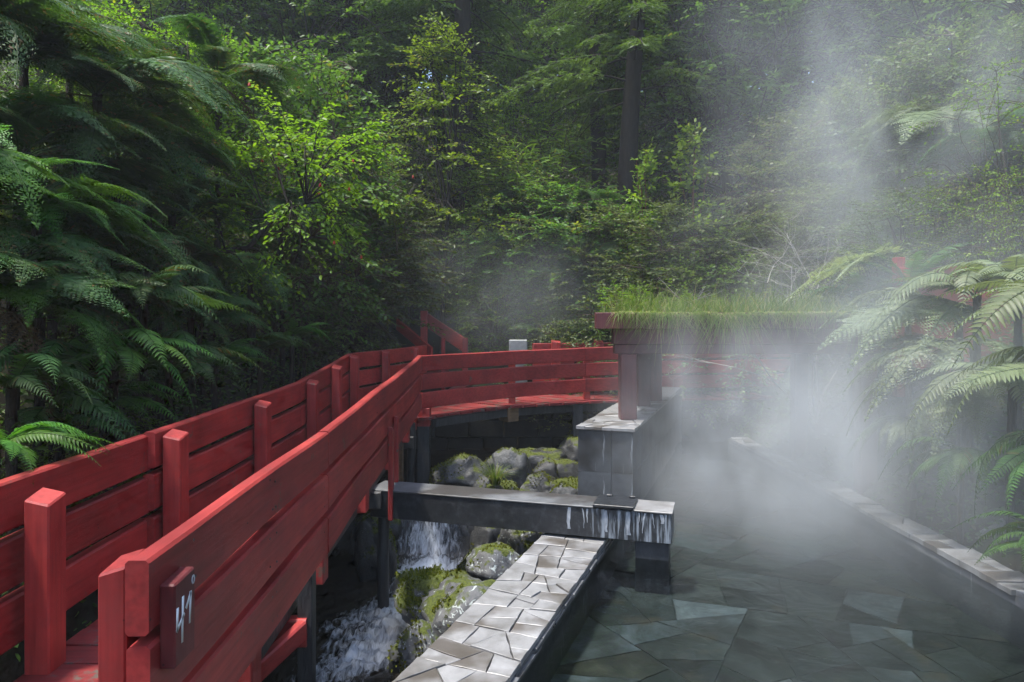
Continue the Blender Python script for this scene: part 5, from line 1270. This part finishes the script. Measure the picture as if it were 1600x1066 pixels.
# undergrowth covering the slopes
def undergrowth():
    rs = np.random.default_rng(17); q = Q()
    def patch(n, x0, x1, y0, y1, size, h):
        x = rs.uniform(x0, x1, n); y = rs.uniform(y0, y1, n); g = ground(x, y)
        dens = np.sin(x * 2.1 + 1.3 * np.sin(y)) * np.sin(y * 1.7 + x) ; keep = (g > -.35) & (rs.random(n) < .55 + .45 * dens) & ~((y < 15.5) & (x > -3.15) & (x < 4.56)) & ~((y < 17.3) & (x > -3.2) & (x < 1.0))
        x, y, g, dens = x[keep], y[keep], g[keep], dens[keep]; m = len(x)
        z = g + rs.random(m) ** 1.6 * h * (1 + .7 * dens)
        X = rs.normal(0, 1, (m, 3)) * [1, 1, .35] + [0, -.25, -.2]
        q.inst(LEAF_V, LEAF_F, np.stack([x, y, z], 1), X, np.array([0, -.25, 1.0]) + rs.normal(0, .45, (m, 3)), size * rs.uniform(.5, 1.3, m), rs.uniform(.6, 1.2, m), np.clip(rs.normal(.42, .25, m), 0, 1))
    patch(64000, -9, -3.2, 2.0, 15.5, .075, 1.0)
    patch(26000, 4.55, 11, 3.5, 16, .075, .5); patch(9000, 4.55, 6.3, 4.5, 14, .07, .35)
    patch(60000, -14, 16, 15.2, 27, .10, .8)
    patch(30000, -26, 28, 27, 46, .20, 1.2)
    tag(link('undergrowth', q.mesh('undergrowth', M['under'])), 'leafy undergrowth carpeting the forest slopes', kind='stuff')
undergrowth()

# bare pale shrub in the steam
def bare_shrub():
    c = P(1275, 440, 11.6); g = float(ground(c.x, 11.6)); o = empty('bare_shrub', (c.x, 11.6, g), 'leafless pale twigged shrub standing in the steam', 'shrub')
    q = Q(); rs = random.Random(6)
    def br(p, d, l, r, lv):
        pts = [np.array(p)]
        for k in range(4):
            d = norm(d + np.array([rs.gauss(0, .16), rs.gauss(0, .16), rs.gauss(.02, .1)])); pts.append(pts[-1] + d * l / 4)
        q.tube(np.array(pts), np.linspace(r, r * .5, 5), 5)
        if lv: 
            for k in range(4 if lv > 1 else 3):
                s = rs.choice(pts[2:]); br(s, norm(d + np.array([rs.gauss(0, .75), rs.gauss(0, .75), rs.gauss(0, .45)])), l * rs.uniform(.45, .7), r * .5, lv - 1)
    H0 = c.z - g
    for dx, dz in ((-.75, .75), (-.2, 1.0), (.3, 1.0), (-.45, .9), (.05, .9)):
        br((0, 0, 0), norm(np.array([dx * .8, rs.gauss(0, .15), dz])), 1.2 + H0 * .35, .020, 3)
    link('branches', q.mesh('branches', M['pale_twig'], True), o)
bare_shrub()

# pale sunlit frond reaching over the shelter roof
def pale_frond():
    b = P(1440, 415, 9.9); g = float(ground(b.x, b.y)); o = empty('pale_fern', (b.x, b.y, g - .05), 'pale sunlit feathery frond reaching left over the shelter roof', 'fern')
    link('trunk', FTRUNK, o, (0, 0, 0), (0, 0, 0), (.5, .5, max(.2, b.z - g + .07)))
    me = frond_mesh(61, 2.0, 27, .34, .25, .42, mat='sunlight_tint_leaf')
    for a, t, sc in ((184, -.02, 1.25), (200, .15, .9), (150, .2, .8)): link('frond', me, o, (0, 0, b.z - g + .05), (.45, -t, R(a)), sc)
pale_frond()

# red hut wall half hidden by the right bank ferns
hut = empty('red_hut', (0, 0, 0), 'faded red plank hut wall half hidden behind the right bank ferns', 'hut')
for k in range(6):
    o = link('wall_board', bevel_box_mesh('wall_board', (2.6, .05, .235), M['red_x'], .006), hut, (6.5, 9.0, 1.62 + k * .245), (0, 0, R(-12)))
for x in (-1.25, 1.25): link('corner_post', bevel_box_mesh('corner_post', (.12, .12, 1.9), M['red_z'], .006), hut, (6.5 + x * math.cos(R(-12)), 9.06 + x * math.sin(R(-12)), 2.15))

# weeds along the front of the shelter roof
for i, (x, y, h, lab) in enumerate([(1.36, 9.05, .36, 'leafy weed on the left corner of the grass roof'), (1.75, 9.5, .42, 'taller weed just right of the corner weed on the grass roof'), (2.5, 9.6, .34, 'weed in the middle of the grass roof'), (3.3, 9.7, .38, 'weed on the steam veiled end of the grass roof'), (1.5, 10.2, .5, 'weed at the back of the grass roof near the saplings')]):
    o = empty('roof_weed', (x, y, 2.29), lab, 'weed', 'weeds on the grass roof', i * 1.3, h); a, b = K['weed'][0]; link('stem', a, o); link('leaves', b, o)
# climbing grass clump hanging left of the roof, behind it
tag(link('grass_clump', grass_mesh('grass_clump', 240, 15, M['grass'], 1.1, .12, .8), None, (1.75, 15.45, float(ground(1.75, 15.45)) - .02)), 'arching grass clump behind the crossing at the shelter roof corner', 'grass clump')

# ------------------------------------------------------------------ haze and steam
def volume_mat(name, build, color=(1, 1, 1), aniso=.2):
    m, nt, out, N, L = new_mat(name)
    v = N('ShaderNodeVolumePrincipled'); v.inputs['Color'].default_value = (*color, 1); v.inputs['Anisotropy'].default_value = aniso
    build(N, L, v); L(v.outputs[0], out.inputs['Volume']); return m
def hz(N, L, v): v.inputs['Density'].default_value = HAZE
HAZE = .0013
q = Q(); q.box((0, 40, 21.3), (124, 142, 47.6)); 
tag(link('haze', q.mesh('haze', volume_mat('thin_forest_haze', hz, (.86, .93, 1.0), .1))), 'thin damp haze hanging in the forest', kind='stuff')
def steam(name, c, r, dens, scale, label, thr=(.36, .72), seed=0.0, power=1.0, stretch=(1, 1, .7), rot=(0, 0, 0)):
    def b(N, L, v):
        tc = N('ShaderNodeTexCoord')
        ln = N('ShaderNodeVectorMath', operation='LENGTH'); L(tc.outputs['Object'], ln.inputs[0])
        fo = N('ShaderNodeMapRange', interpolation_type='SMOOTHSTEP'); fo.inputs[1].default_value = 1.0; fo.inputs[2].default_value = .15; fo.inputs[3].default_value = 0; fo.inputs[4].default_value = 1; L(ln.outputs['Value'], fo.inputs[0])
        sc = N('ShaderNodeVectorMath', operation='MULTIPLY'); sc.inputs[1].default_value = tuple(a * s for a, s in zip(r, stretch)); L(tc.outputs['Object'], sc.inputs[0])
        ad = N('ShaderNodeVectorMath', operation='ADD'); ad.inputs[1].default_value = (seed, seed * 1.7, seed * .6); L(sc.outputs[0], ad.inputs[0])
        nz = N('ShaderNodeTexNoise'); nz.inputs['Scale'].default_value = scale; nz.inputs['Detail'].default_value = 4.0; nz.inputs['Roughness'].default_value = .55; nz.inputs['Distortion'].default_value = .9; L(ad.outputs[0], nz.inputs['Vector'])
        mr = N('ShaderNodeMapRange', interpolation_type='SMOOTHSTEP'); mr.inputs[1].default_value = thr[0]; mr.inputs[2].default_value = thr[1]; mr.inputs[3].default_value = .06; mr.inputs[4].default_value = 1; L(nz.outputs[0], mr.inputs[0])
        m1 = N('ShaderNodeMath', operation='MULTIPLY'); L(fo.outputs[0], m1.inputs[0]); L(mr.outputs[0], m1.inputs[1])
        m2 = N('ShaderNodeMath', operation='MULTIPLY'); m2.inputs[1].default_value = dens; L(m1.outputs[0], m2.inputs[0]); L(m2.outputs[0], v.inputs['Density'])
    bm = bmesh.new(); bmesh.ops.create_icosphere(bm, subdivisions=3, radius=1.0); me = bpy.data.meshes.new(name); bm.to_mesh(me); bm.free()
    me.materials.append(volume_mat(name + '_vapour', b, (.92, .97, 1.0), .25))
    tag(link(name, me, None, c, rot, r), label, kind='stuff')
steam('pool_steam', (3.05, 8.2, .8), (2.4, 2.7, 2.2), .68, .8, 'dense white steam billowing off the hot pool', thr=(.41, .70), seed=3.0)
steam('steam_veil', (4.3, 7.0, 1.2), (3.4, 3.4, 2.6), .28, .6, 'thin steam veil spreading over the pool towards the ferns', thr=(.36, .66), seed=12.0)
steam('rising_steam', (5.5, 10.2, 4.8), (4.0, 3.4, 6.2), .18, .55, 'thin column of steam rising over the right bank', thr=(.36, .64), seed=8.0)
steam('drifting_steam', (-.2, 16.4, 2.8), (4.8, 2.4, 2.1), .19, .5, 'faint steam drifting among the bushes beyond the crossing', thr=(.36, .66), seed=5.0)
